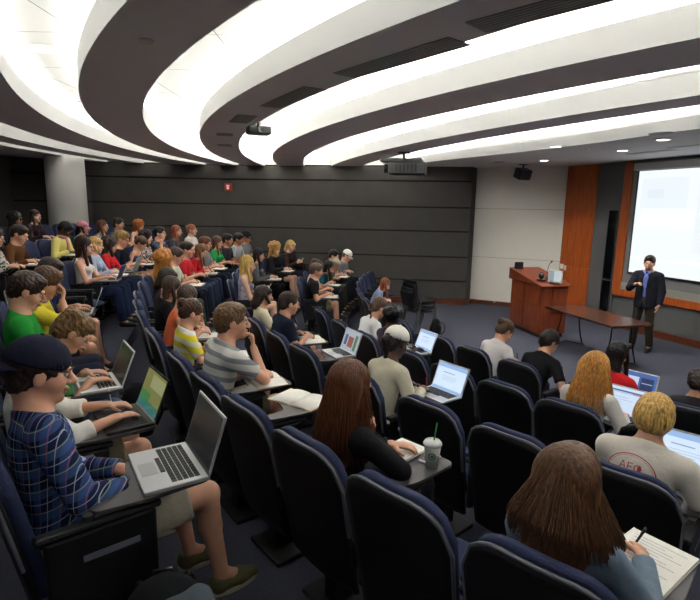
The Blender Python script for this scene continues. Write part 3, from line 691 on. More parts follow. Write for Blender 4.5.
# ================================================================== FIXTURES
def disc_light(x, y, z, r, label, lit=6., name='downlight'):
    t = empty(name, (x, y, z)); tag(t, label, 'light')
    mb = MB(); mb.lathe([(r*.78, .0), (r, -.004), (r, -.012), (r*.80, -.014)], (0, 0, 0), 24)
    mb.build('ring', M_WHITE, t, True); mb = MB(); mb.lathe([(r*.8, -.003), (r*.8, -.016), (r*.5, -.020)], (0, 0, 0), 24)
    mb.build('lens', mat('lens%g' % lit, (250, 246, 236), .4, emit=(255, 246, 228), estr=lit), t)
for x, y, l in ((3.39, 8.9, 'lit round downlight in front soffit, nearer the seats, left of the pair'), (4.72, 9.32, 'lit round downlight in front soffit close before the wooden screen frame'), (4.11, 11.39, 'lit round downlight in front soffit over the lectern and white wall'), (4.55, 7.85, 'small lit downlight in front soffit toward the right edge of the photo')):
    disc_light(x, y, ZS, .10, l, 5.)
disc_light(-2.97, 5.28, ZU, .16, 'large round downlight in the white tiled ceiling at top left', .7)
disc_light(-4.06, 8.0, ZU, .11, 'small round downlight in the white ceiling beyond the large one', .7)
for x, y, l, r in ((4.17, 7.27, 'round white ceiling loudspeaker at the right end of the front soffit', .15), (3.33, 12.04, 'round white ceiling loudspeaker near the hanging black loudspeaker', .13)):
    mb = MB(); mb.lathe([(r, 0), (r, -.008), (r*.9, -.014), (r*.4, -.012)], (0, 0, 0), 24); o = mb.build('ceiling_loudspeaker', mat('grille_white', (176, 176, 172), .6), None, True); o.location = (x, y, ZS); tag(o, l, 'loudspeaker')
for x, y, z, l in ((4.07, 9.26, ZS, 'tiny white sprinkler head in the front soffit between the downlights'), (-1.36, 3.61, ZS, 'small round detector under the broad dark soffit band')):
    mb = MB(); mb.lathe([(.045, 0), (.045, -.008), (.03, -.016), (.012, -.02)], (0, 0, 0), 16); o = mb.build('ceiling_detector', mat('det', (225, 222, 220), .6), None, True); o.location = (x, y, z); tag(o, l, 'detector')
def grille(cx, cy, ang, L, W, label, z=ZS):
    t = empty('air_grille', (cx, cy, z), ang); tag(t, label, 'vent', None)
    mb = MB(); mb.box((-L/2, -W/2, -.004), (L/2, W/2, -.001)); mb.build('backing', mat('vent_dark', (150, 146, 144), .8), t)
    mb = MB()
    for i in range(7): y = -W/2+W*(i+.5)/7; mb.box((-L/2, y-.006, -.007), (L/2, y+.008, -.003))
    mb.build('slats', mat('vent_slat', (205, 200, 198), .6), t)
for (x, y, L, l) in ((-1.95, 8.15, .30, 'small dark air grille on grille-carrying soffit, second from the far end'), (-2.3, 9.6, .28, 'smallest dark air grille at the far end of the soffit band'), (-1.37, 6.69, .62, 'dark air grille on soffit band beside the small ceiling camera'), (-.62, 5.38, 1.1, 'long dark air grille on soffit left of the bright ring'), (.3, 3.98, 1.2, 'long faint air grille on soffit at the top centre'), (1.0, 2.98, .8, 'air grille on the near end of soffit band at top edge')):
    a = math.atan2(y-RC[1], x-RC[0]); grille(x, y, a+math.pi/2, L, .24, l)
grille(5.33, 9.55, FR, .9, .16, 'slim air grille in front soffit before the screen housing'); grille(5.44, 8.55, FR, .8, .16, 'slim air grille in front soffit nearest the right edge')
# projector screen
ts = empty('projection_screen', tuple(FA+FD*3.7+FN*.06+V3(0, 0, 1.27)), FR); tag(ts, 'large lit white projection screen pulled down on the front wall', 'screen')
w0 = 1.7
mb = MB(); mb.box((-w0, -.012, 0), (w0, -.004, 2.1))
smat = screen_mat('projected_slide', (226, 233, 236), [(-1.6, -.6, 1.35, 1.95, (219, 227, 232)), (-1.55, -.2, .95, 1.32, (231, 236, 238)), (-1.7, 1.7, .28, .34, (238, 241, 242)), (-.4, 1.5, .5, 1.8, (222, 229, 233)), (-1.45, -1.1, 1.55, 1.72, (212, 221, 228))], .80)
mb.build('screen_fabric', smat, ts); mb = MB()
for a, b_, c, d in ((-w0-.03, -w0, -.04, 2.12), (w0, w0+.03, -.04, 2.12), (-w0-.03, w0+.03, -.05, 0)): mb.box((a, -.018, c), (b_, -.002, d))
mb.build('black_border', M_BLACK, ts); mb = MB(); mb.box((-w0-.1, -.07, 2.12), (w0+.1, .03, 2.26)); mb.build('housing', mat('housing_white', (196, 196, 190), .5), ts)
# hanging projector
def hang_projector(x, y, z0, drop, rz, s, label):
    t = empty('ceiling_projector', (x, y, z0), rz); tag(t, label, 'projector')
    mb = MB(); mb.cyl((0, 0, 0), (0, 0, -drop), .022*s, n=12); mb.box((-.09*s, -.09*s, -.02), (.09*s, .09*s, 0)); mb.build('mounting_pole', M_METAL, t)
    mb = MB(); mb.box((-.36*s, -.20*s, -drop-.05*s), (.30*s, .20*s, -drop)); mb.build('bracket', mat('bracket', (86, 86, 88), .5), t, bevel=.008)
    mb = MB(); mb.box((-.22*s, -.24*s, -drop-.24*s), (.36*s, .24*s, -drop-.06*s)); bd = mb.build('casing', mat('proj_grey', (62, 64, 66), .5), t, bevel=.02)
    mb = MB(); mb.cyl((-.22*s, -.06, -drop-.15*s), (-.30*s, -.06, -drop-.15*s), .07*s, .075*s, 18); mb.build('lens_barrel', M_BLACK, bd)
    mb = MB()
    for i in range(6): mb.box((-.10*s+i*.06*s, -.245*s, -drop-.21*s), (-.07*s+i*.06*s, -.24*s, -drop-.10*s))
    mb.build('side_vent', M_BLACK, bd)
hang_projector(1.0, 10.3, ZS, .13, rad(-12), 1.2, 'large grey projector hanging by a pole from the ceiling, left of the front soffit')
t = empty('ceiling_camera', (-1.22, 6.95, ZS), rad(20)); tag(t, 'small grey camera housing hung under the soffit beside the air grilles', 'camera')
mb = MB(); mb.cyl((0, 0, 0), (0, 0, -.05), .03); mb.build('mount', M_METAL, t); mb = MB(); mb.box((-.15, -.11, -.15), (.15, .11, -.05)); mb.build('housing', mat('cam_grey', (104, 104, 106), .5), t, bevel=.02)
mb = MB(); mb.cyl((0, -.11, -.10), (0, -.13, -.10), .035, n=14); mb.build('lens', M_DARKG, t)
t = empty('loudspeaker', (4.05, 12.55, ZS), rad(200)); tag(t, 'black loudspeaker hanging from the ceiling before the white wall', 'loudspeaker')
mb = MB(); mb.cyl((0, 0, 0), (0, 0, -.10), .02); mb.box((-.10, -.04, -.02), (.10, .04, 0)); mb.build('bracket', M_BLACK, t)
mb = MB(); Mx = Matrix.Translation((0, 0, -.22)) @ Matrix.Rotation(rad(-20), 4, 'X'); mb.box((-.17, -.13, -.12), (.17, .13, .12), Mx); c_ = mb.build('cabinet', M_BLACK, t, bevel=.035)
mb = MB(); mb.cyl(Mx @ Vector((0, .13, 0)), Mx @ Vector((0, .138, 0)), .09, n=20); mb.build('cone', mat('cone', (40, 40, 42), .8), c_)
# fire alarm on the side wall
ux = (V3(-.3, 14.05)-V3(-3.6, 14.45)); ux = ux/np.linalg.norm(ux); pa = V3(-3.36, 14.42); t = empty('fire_alarm', (pa[0]-.045*abs(ux[1])-.0, pa[1]-.045, 3.02), math.atan2(ux[1], ux[0])); tag(t, 'small red fire alarm box high on the dark side wall', 'alarm')
mb = MB(); mb.box((-.10, -.06, -.10), (.10, 0, .10)); mb.build('box', mat('alarm_red', (196, 44, 32), .4), t, bevel=.01)
mb = MB(); mb.box((-.03, -.085, -.06), (.03, -.06, .05)); mb.box((-.045, -.08, .03), (.045, -.06, .055)); mb.build('strobe', mat('strobe', (235, 232, 225), .3), t)
# switches on wood panel
for i, (tt, zz, s, l) in enumerate(((.06, 1.17, .05, 'white double switch plate on the cherry wood panel'), (.17, 1.14, .032, 'small white switch plate beside the double one on wood panel'), (1.42, .93, .03, ''))):
    if not l: continue
    t = empty('switch_plate', tuple(FA+FD*(tt+.02)+FN*.051+V3(0, 0, zz)), FR+math.pi); tag(t, l, 'switch')
    mb = MB(); mb.box((-s, -.0, -.06), (s, .008, .06)); mb.build('plate', mat('switch_white', (225, 222, 212), .4), t); mb = MB(); mb.box((-.012, .008, -.02), (.012, .014, .02)); mb.build('rocker', mat('rocker', (200, 198, 190), .4), t)
mb = MB(); mb.box((-.03, 0, -.02), (.03, .03, .02)); o = mb.build('wall_outlet', mat('outlet', (170, 170, 165), .5)); o.location = tuple(V3(3.9, 13.635, 0)+V3(-.46, -.88, 0)*.03+V3(0, 0, .10)); o.rotation_euler = (0, 0, rad(152)); tag(o, 'small pale outlet on the skirting of the white wall', 'outlet')
# ================================================================== STAGE FURNITURE
PA, PB = V3(3.55, 11.2, 0), V3(3.80, 10.08, 0); pd = (PA-PB)/np.linalg.norm(PA-PB); pq = V3(pd[1], -pd[0], 0); prz = math.atan2(pq[1], pq[0])   # local x = depth away from the seats
t = empty('lectern', tuple((PA+PB)/2+pq*.30), prz); tag(t, 'tall cherry wood lectern with slanted top on the stage', 'lectern')
mb = MB()
def wedge(mb, x0, x1, y0, y1, z0, za, zb, mi=0):
    mb.add([(x0,y0,z0),(x1,y0,z0),(x1,y1,z0),(x0,y1,z0),(x0,y0,za),(x1,y0,za),(x1,y1,zb),(x0,y1,zb)], [(0,3,2,1),(4,5,6,7),(0,1,5,4),(1,2,6,5),(2,3,7,6),(3,0,4,7)], mi)
wedge(mb, -.30, .30, -.57, .57, .08, 1.08, 1.26); mb.build('cabinet', M_PODIUM, t, bevel=.006)
mb = MB(); mb.box((-.27, -.54, 0), (.27, .54, .08)); mb.build('plinth', M_BLACK, t)
mb = MB(); wedge(mb, -.36, .36, -.66, .61, 1.06, 1.07, 1.30); mb.build('slanted_top', M_PODIUM, t, bevel=.01)
mb = MB()
for y0, y1 in ((-.53, .0), (.03, .53)): mb.box((-.312, y0, .14), (-.30, y1, .62)); mb.box((-.312, y0, .66), (-.30, y1, 1.04))
mb.build('front_panels', wood('podium_panel', (104, 46, 24), (142, 72, 40), 'z', .3), t)
mb = MB(); mb.box((-.05, -.60, .55), (.27, -.57, 1.0)); mb.build('side_panel', M_PODIUM, t)
t2 = empty('lectern_monitor', tuple((PA+PB)/2+pq*.30-pd*.54+V3(0, 0, 1.104)), prz+rad(-75)); tag(t2, 'white framed screen standing at right end of the lectern', 'monitor')
mb = MB(); mb.box((-.17, -.015, .02), (.17, .01, .27)); mb.build('bezel', mat('mon_white', (205, 205, 200), .4), t2, bevel=.006); mb = MB(); mb.box((-.15, -.018, .04), (.15, -.0155, .25)); mb.build('display', screen_mat('mon_disp', (196, 204, 206), [(-.15, -.02, .04, .25, (150, 160, 165))], .6), t2)
mb = MB(); mb.box((-.08, -.06, 0), (.08, .06, .02)); mb.build('foot', M_BLACK, t2)
t2 = empty('microphone', tuple((PA+PB)/2+pq*.30-pd*.25+V3(0, 0, 1.165)), prz); tag(t2, 'thin black gooseneck microphone on the lectern top', 'microphone')
mb = MB(); mb.tube([(0, 0, 0), (0, 0, .15), (.03, 0, .28), (.07, 0, .33)], .006, 8); mb.lathe([(.03, 0), (.03, .015), (.01, .02)], (0, 0, 0)); mb.build('gooseneck', M_BLACK, t2); mb = MB(); mb.cyl((.07, 0, .33), (.10, 0, .36), .014, .016, 12); mb.build('head', M_BLACK, t2)
t2 = empty('control_panel', tuple((PA+PB)/2+pq*.10+pd*.5+V3(0, 0, 1.285)), prz); tag(t2, 'small black panel standing up at left end of the lectern', 'control panel')
mb = MB(); mb.box((-.09, -.05, 0), (.09, .05, .02)); mb.build('base', M_BLACK, t2); mb = MB(); mb.box((-.10, -.012, .02), (.10, .012, .14)); mb.build('panel', M_BLACK, t2, bevel=.005)
t2 = empty('document_camera', tuple((PA+PB)/2+pq*.12-pd*.34+V3(0, 0, 1.135)), prz); tag(t2, 'dark rounded document camera on the lectern beside the white screen', 'camera')
mb = MB(); mb.box((-.07, -.06, 0), (.07, .06, .03)); mb.build('base', M_BLACK, t2, bevel=.01); mb = MB(); mb.lathe([(.02, .03), (.055, .07), (.06, .12), (.03, .17), (.001, .18)], (0, 0, 0), 18); mb.build('head', mat('dc', (36, 40, 44), .3), t2, True)
# folding table
T1, T2, T3, T4 = V3(3.73, 9.51), V3(4.47, 9.83), V3(4.93, 8.25), V3(4.17, 7.91); tcn = (T1+T2+T3+T4)/4; tl = unit(T4-T1+T3-T2); trz = math.atan2(tl[1], tl[0])
t = empty('folding_table', (tcn[0], tcn[1], 0), trz); tag(t, 'long dark wood folding table on black bowed legs before the presenter', 'table')
mb = MB(); mb.box((-.86, -.40, .722), (.86, .40, .752)); mb.build('tabletop', wood('table_veneer', (58, 34, 26), (88, 54, 40), 'x', .25), t, bevel=.004); mb = MB(); mb.box((-.865, -.405, .718), (.865, .405, .73)); mb.build('edge_band', M_BLACK, t)
for sx in (-1, 1):
    for sy in (-1, 1):
        mb = MB(); mb.tube([(sx*.62, sy*.20, .718), (sx*.63, sy*.21, .5), (sx*.64, sy*.26, .25), (sx*.64, sy*.33, .03)], .013, 8); mb.build('leg', M_BLACK, t, True)
    mb = MB(); mb.tube([(sx*.64, -.36, .016), (sx*.66, -.30, .03), (sx*.70, 0, .10), (sx*.66, .30, .03), (sx*.64, .36, .016)], .014, 8); mb.build('foot_bar', M_BLACK, t, True)
# stack of black chairs by the side wall
def stack_chair(): 
    t = empty('stacking_chair'); m = MB()
    m.box((-.22, -.2, .43), (.22, .22, .455)); m.build('seat', M_BLACK, t, bevel=.01); m = MB(); Mx = Matrix.Translation((0, -.22, .46)) @ Matrix.Rotation(rad(14), 4, 'X'); m.box((-.21, -.015, .1), (.21, .015, .42), Mx); m.build('backrest', M_BLACK, t, bevel=.01)
    for sx in (-1, 1):
        for y0, y1 in ((.2, .24), (-.18, -.26)):
            m = MB(); m.tube([(sx*.20, y0, .43), (sx*.23, y1, .0)], .011, 6); m.build('leg', M_METAL, t)
        m = MB(); m.tube([(sx*.2, -.2, .44), (sx*.2, -.27, .62), (sx*.2, -.31, .86)], .011, 6); m.build('back_post', M_METAL, t)
    return t
s0 = stack_chair()
for i in range(4):
    c = s0 if i == 0 else copy_tree(s0); c.location = (1.42+.02*i, 10.5-.035*i, .085*i); c.rotation_euler = (0, 0, rad(-60))
    tag(c, 'black stacking chair by the dark side wall, ' + ('bottom one of the stack', 'second from the floor in the stack', 'third from the floor in the stack', 'top one of the stack')[i], 'chair', 'stacked chairs by the side wall')
# ================================================================== AUDITORIUM CHAIRS
M_NAVY = mat('navy_upholstery', (32, 42, 78), .85, noise=.12, nscale=60, bump=.3, bscale=250); M_SHELL = mat('shell_plastic', (12, 12, 15), .5, bump=.15, bscale=220); M_RIM = mat('rim_grey', (104, 106, 116), .35)
def back_y(z): return -.185-.105*(z-.42)/.53
def panel(hw, z0, z1, r, th, off, bulge=0., nx=14, nz=12, mi=0):
    mb = MB(); F_, B_ = [], []
    for j in range(nz+1):
        for i in range(nx+1):
            u = -1+2*i/nx; x = hw*u; e = abs(x)-(hw-r); zt = z1-r+math.sqrt(max(0, r*r-e*e)) if e > 0 else z1; v = j/nz; z = z0+(zt-z0)*v
            w = 1-.07*(1-v); y = back_y(z)+off+.35*x*x; bl = bulge*(1-u**4)*(1-(2*v-1)**6)
            F_.append((x*w, y+th+bl, z)); B_.append((x*w, y, z))
    n = len(F_); W = nx+1; fs = []
    for j in range(nz):
        for i in range(nx):
            a = j*W+i; fs += [(a, a+1, a+W+1, a+W)[::-1], (n+a, n+a+1, n+a+W+1, n+a+W)]
    ring = [i for i in range(W)]+[j*W+nx for j in range(1, nz+1)]+[nz*W+i for i in range(nx-1, -1, -1)]+[j*W for j in range(nz-1, 0, -1)]
    for q in range(len(ring)): a, b_ = ring[q], ring[(q+1) % len(ring)]; fs.append((a, b_, n+b_, n+a))
    mb.add(F_+B_, fs, mi); return mb, [B_[i] for i in ring]
def make_chair(tablet):
    t = empty('auditorium_chair')
    mb, _ = panel(.250, .42, .974, .15, .045, 0, .018); mb.build('backrest', M_NAVY, t, True)
    mb, ring = panel(.268, .24, .964, .16, .022, -.026); mb.build('back_shell', M_SHELL, t, True)
    mb = MB(); pts = [p for p in ring if p[2] > .5]; k0 = min(range(len(pts)), key=lambda i: (pts[i][2], pts[i][0])); 
    rp = [p for p in ring[15:] if p[2] > .55]; mb.tube([(x, y+.004, z) for x, y, z in rp], .0075, 6); mb.build('rim', M_RIM, t, True)
    F = Field(); F.slab((-.05, .06, .43), (.05, .06, .43), .22, .22, (0, 1, 0), .22, .02); F.ell((0, .06, .435), (.255, .25, .055)); o = link('seat', F.mesh('seat', .016), M_NAVY, t, True)
    mb = MB(); mb.box((-.20, -.12, .33), (.20, .22, .385)); mb.build('seat_pan', M_SHELL, t, bevel=.02)
    mb = MB(); mb.box((-.045, -.10, .0), (.045, .02, .34)); mb.box((-.16, -.16, 0), (.16, .10, .03)); mb.build('pedestal', M_SHELL, t, bevel=.008)
    mb = MB(); mb.box((-.295, -.20, .42), (-.262, .06, .64)); mb.box((-.305, -.22, .64), (-.250, .16, .672)); mb.build('armrest', M_SHELL, t, bevel=.012)
    mb = MB(); mb.box((.255, -.15, .30), (.292, .24, .655)); mb.box((.248, -.18, .655), (.300, .26, .685)); a = mb.build('armrest', M_SHELL, t, bevel=.012)
    mb = MB(); mb.box((.2925, -.03, .54), (.2965, .17, .565)); mb.build('grip_slot', M_RIM, a)
    if tablet:
        out = []
        for x, y, r0 in ((.285, .02, .02), (.315, .20, .03), (.315, .47, .05), (-.045, .47, .06), (-.045, .22, .05), (.20, .17, .04), (.215, .0, .02)): out.append((x, y, r0))
        pts = []; n = len(out)
        for i in range(n):
            p = Vector(out[i][:2]); a_ = Vector(out[i-1][:2]); b_ = Vector(out[(i+1) % n][:2]); r = out[i][2]; da, db = (a_-p).normalized(), (b_-p).normalized(); P0, P1 = p+da*r, p+db*r
            for q in range(5): s = q/4; pts.append(tuple(P0*(1-s)**2+p*2*s*(1-s)+P1*s*s))
        mb = MB(); mb.prism([tuple(p) for p in pts], .700, .716); mb.build('tablet_arm', mat('tablet_laminate', (70, 66, 66), .35), t, bevel=.003)
        mb = MB(); mb.cyl((.265, .0, .66), (.265, .0, .705), .018, n=12); mb.box((.20, .02, .688), (.28, .30, .70)); mb.build('hinge', M_METAL, t)
    return t
PROTO = {False: make_chair(False), True: make_chair(True)}; PUSED = {False: False, True: False}
def put_chair(k, th, tablet, label, group):
    c = PROTO[tablet] if not PUSED[tablet] else copy_tree(PROTO[tablet]); PUSED[tablet] = True
    o, rz = frame(k, th); c.location = tuple(o); c.rotation_euler = (0, 0, rz); tag(c, label, 'chair', group); return c
# ================================================================== THINGS ON THE TABLETS
M_ALU = mat('aluminium', (196, 198, 200), .32, .55); M_KEYS = mat('keys_black', (26, 26, 28), .5)
SCR = {'doc': lambda n: screen_mat(n, (196, 212, 232), [(-.15, .15, .178, .19, (70, 90, 130)), (-.15, .15, .165, .178, (170, 190, 214)), (.05, .12, .17, .176, (200, 70, 60)), (-.12, .02, .13, .134, (150, 165, 190)), (-.12, .06, .11, .114, (160, 175, 200)), (-.12, -.02, .09, .094, (160, 175, 200))], .75),
       'page': lambda n: screen_mat(n, (140, 172, 212), [(-.15, .15, .02, .18, (196, 214, 234)), (-.08, .04, .14, .146, (120, 140, 170)), (-.08, .07, .11, .113, (150, 165, 185)), (-.08, .07, .095, .098, (150, 165, 185)), (-.08, .05, .08, .083, (150, 165, 185))], .8),
       'photo': lambda n: screen_mat(n, (120, 118, 70), [(-.16, .16, .01, .06, (40, 110, 90)), (-.16, .0, .06, .10, (60, 120, 60)), (-.05, .16, .13, .2, (150, 150, 110)), (-.16, .16, .01, .02, (60, 90, 150))], .55),
       'dark': lambda n: screen_mat(n, (30, 34, 38), [(-.15, .15, .02, .2, (26, 28, 31))], .3),
       'blue': lambda n: screen_mat(n, (70, 100, 160), [(-.13, -.01, .03, .17, (190, 205, 225)), (.01, .13, .03, .17, (44, 56, 92)), (.02, .12, .11, .12, (150, 165, 200))], .7),
       'pic': lambda n: screen_mat(n, (170, 180, 190), [(-.05, .05, .04, .15, (150, 90, 80)), (-.12, -.07, .05, .16, (70, 90, 140)), (.07, .12, .02, .18, (90, 120, 90))], .6)}
LCACHE = {}
def laptop(loc, rz, label, body='silver', scr='doc', ang=112, group=None, s=1.):
    bm = {'silver': M_ALU, 'black': M_BLACK, 'blue': mat('blue_lid', (20, 92, 150), .35), 'white': mat('white_lid', (218, 220, 222), .35)}[body]
    t = empty('laptop', loc, rz); tag(t, label, 'laptop', group); t.scale = (s, s, s); base_m = M_ALU if body in ('blue', 'silver') else bm
    if body not in LCACHE:
        mb = MB(); mb.box((-.165, -.115, 0), (.165, .115, .016)); ba = mb.build('base', base_m, t, bevel=.004)
        mb = MB()
        for r in range(5):
            for c in range(13): x = -.142+c*.0219; y = .085-r*.0205; mb.box((x, y-.017, .0155), (x+.0185, y, .0182))
        mb.box((-.07, -.034, .0155), (.05, -.018, .0182)); ke = mb.build('keyboard', M_KEYS, ba)
        mb = MB(); mb.box((-.05, -.10, .0155), (.05, -.042, .0168)); tp = mb.build('trackpad', mat('trackpad', (168, 170, 173) if base_m is M_ALU else (50, 50, 52), .3), ba)
        mb = MB(); mb.box((-.165, -.004, 0), (.165, .004, .225)); ld = mb.build('lid', bm, t, bevel=.003)
        mb = MB(); mb.box((-.153, -.0052, .012), (.153, -.0041, .214)); mb.box((-.165, -.0048, 0), (.165, -.004, .012)); sc_ = mb.build('screen', None, ld)
        mb = MB(); mb.lathe([(.014, 0), (.014, .0008), (.0001, .0009)], (0, 0, 0), 16); lg = mb.build('logo', mat('logo_white', (230, 232, 235), .3), ld); lg.location = (0, .0041, .115); lg.rotation_euler = (-math.pi/2, 0, 0)
        LCACHE[body] = (ba, ld)
    else:
        ba, ld = (copy_tree(x, t) for x in LCACHE[body])
    for o in (ba, ld): o.parent = t
    ld.location = (0, .112, .014); ld.rotation_euler = (-rad(ang-90), 0, 0)
    for o in ld.children:
        if o.name.startswith('screen'):
            o.data = o.data.copy(); o.data.materials.clear(); o.data.materials.append(SC_M.setdefault(scr, SCR[scr]('display_'+scr)))
    return t
SC_M = {}
M_PAPER = mat('paper', (236, 234, 226), .8); M_COVER = mat('cover_red', (120, 40, 40), .6); M_LINE = mat('ink_line', (120, 140, 190), .8)
def notebook(loc, rz, label, style='open', s=1., cover=(180, 150, 90), group=None):
    nm = {'open': 'open_notebook', 'sheet': 'sheet_of_paper', 'closed': 'notebook', 'pad': 'writing_pad'}[style]
    t = empty(nm, loc, rz); tag(t, label, 'paper' if style == 'sheet' else 'notebook', group); t.scale = (s, s, s)
    if style == 'open':
        mb = MB(); mb.box((-.20, -.135, 0), (.20, .135, .003)); mb.build('cover', mat('cover', cover, .6), t)
        for sx in (-1, 1):
            mb = MB(); n = 8; vs = []
            for i in range(n+1):
                x = sx*(.002+.19*i/n); z = .003+.012*math.sin(math.pi*min(1, (i/n)*1.15+.02))**.6 if i < n else .004
                vs += [(x, -.13, z), (x, .13, z), (x, -.13, .003), (x, .13, .003)]
            fs = []
            for i in range(n): a = i*4; fs += [(a, a+4, a+5, a+1), (a+2, a+3, a+7, a+6), (a, a+2, a+6, a+4), (a+1, a+5, a+7, a+3)]
            mb.add(vs, fs if sx > 0 else [f[::-1] for f in fs]); mb.build('pages', M_PAPER, t, True)
    elif style == 'sheet':
        mb = MB(); mb.box((-.105, -.145, 0), (.105, .145, .0015)); mb.build('sheet', M_PAPER, t)
        mb = MB(); [mb.box((-.085, .11-i*.018, .0015), (.085-.03*((i*7) % 3), .1115-i*.018, .0018)) for i in range(11)]; mb.build('handwriting', M_LINE, t)
    else:
        mb = MB(); mb.box((-.105, -.145, .0), (.105, .145, .004)); mb.box((-.105, -.145, .004), (-.100, .145, .013)); mb.build('cover', mat('cover', cover, .6), t)
        mb = MB(); mb.box((-.099, -.143, .004), (.103, .143, .013)); pg = mb.build('pages', M_PAPER, t)
        mb = MB(); [mb.box((-.08, .11-i*.018, .013), (.08-.03*((i*5) % 3), .1115-i*.018, .0133)) for i in range(12)]; mb.build('handwriting', M_LINE, pg)
    return t
def pen(p, q, label, col=(30, 34, 60)):
    p, q = Vector(p), Vector(q); d = q-p; t = empty('pen', tuple(p)); t.rotation_mode = 'QUATERNION'; t.rotation_quaternion = d.to_track_quat('Z', 'X'); tag(t, label, 'pen'); L = d.length
    mb = MB(); mb.cyl((0, 0, .012), (0, 0, L), .0045, n=8); mb.build('barrel', mat('pen', col, .35), t); mb = MB(); mb.cyl((0, 0, 0), (0, 0, .012), .001, .0045, 8); mb.build('tip', M_METAL, t)
    mb = MB(); mb.box((.004, -.002, L-.05), (.007, .002, L)); mb.build('clip', M_METAL, t)
def phone(loc, rz, label, rx=0, col=(24, 24, 28), scr=None):
    t = empty('mobile_phone', loc, rz); t.rotation_euler = (rx, 0, rz); tag(t, label, 'phone')
    mb = MB(); mb.box((-.032, -.06, 0), (.032, .06, .010)); mb.build('case', mat('phone', col, .35), t, bevel=.003); mb = MB(); mb.box((-.028, -.05, .0101), (.028, .05, .011)); mb.build('screen', mat('phscr', scr or (60, 64, 72), .15, emit=scr, estr=.4) if scr else mat('phscr_off', (30, 32, 36), .1), t)
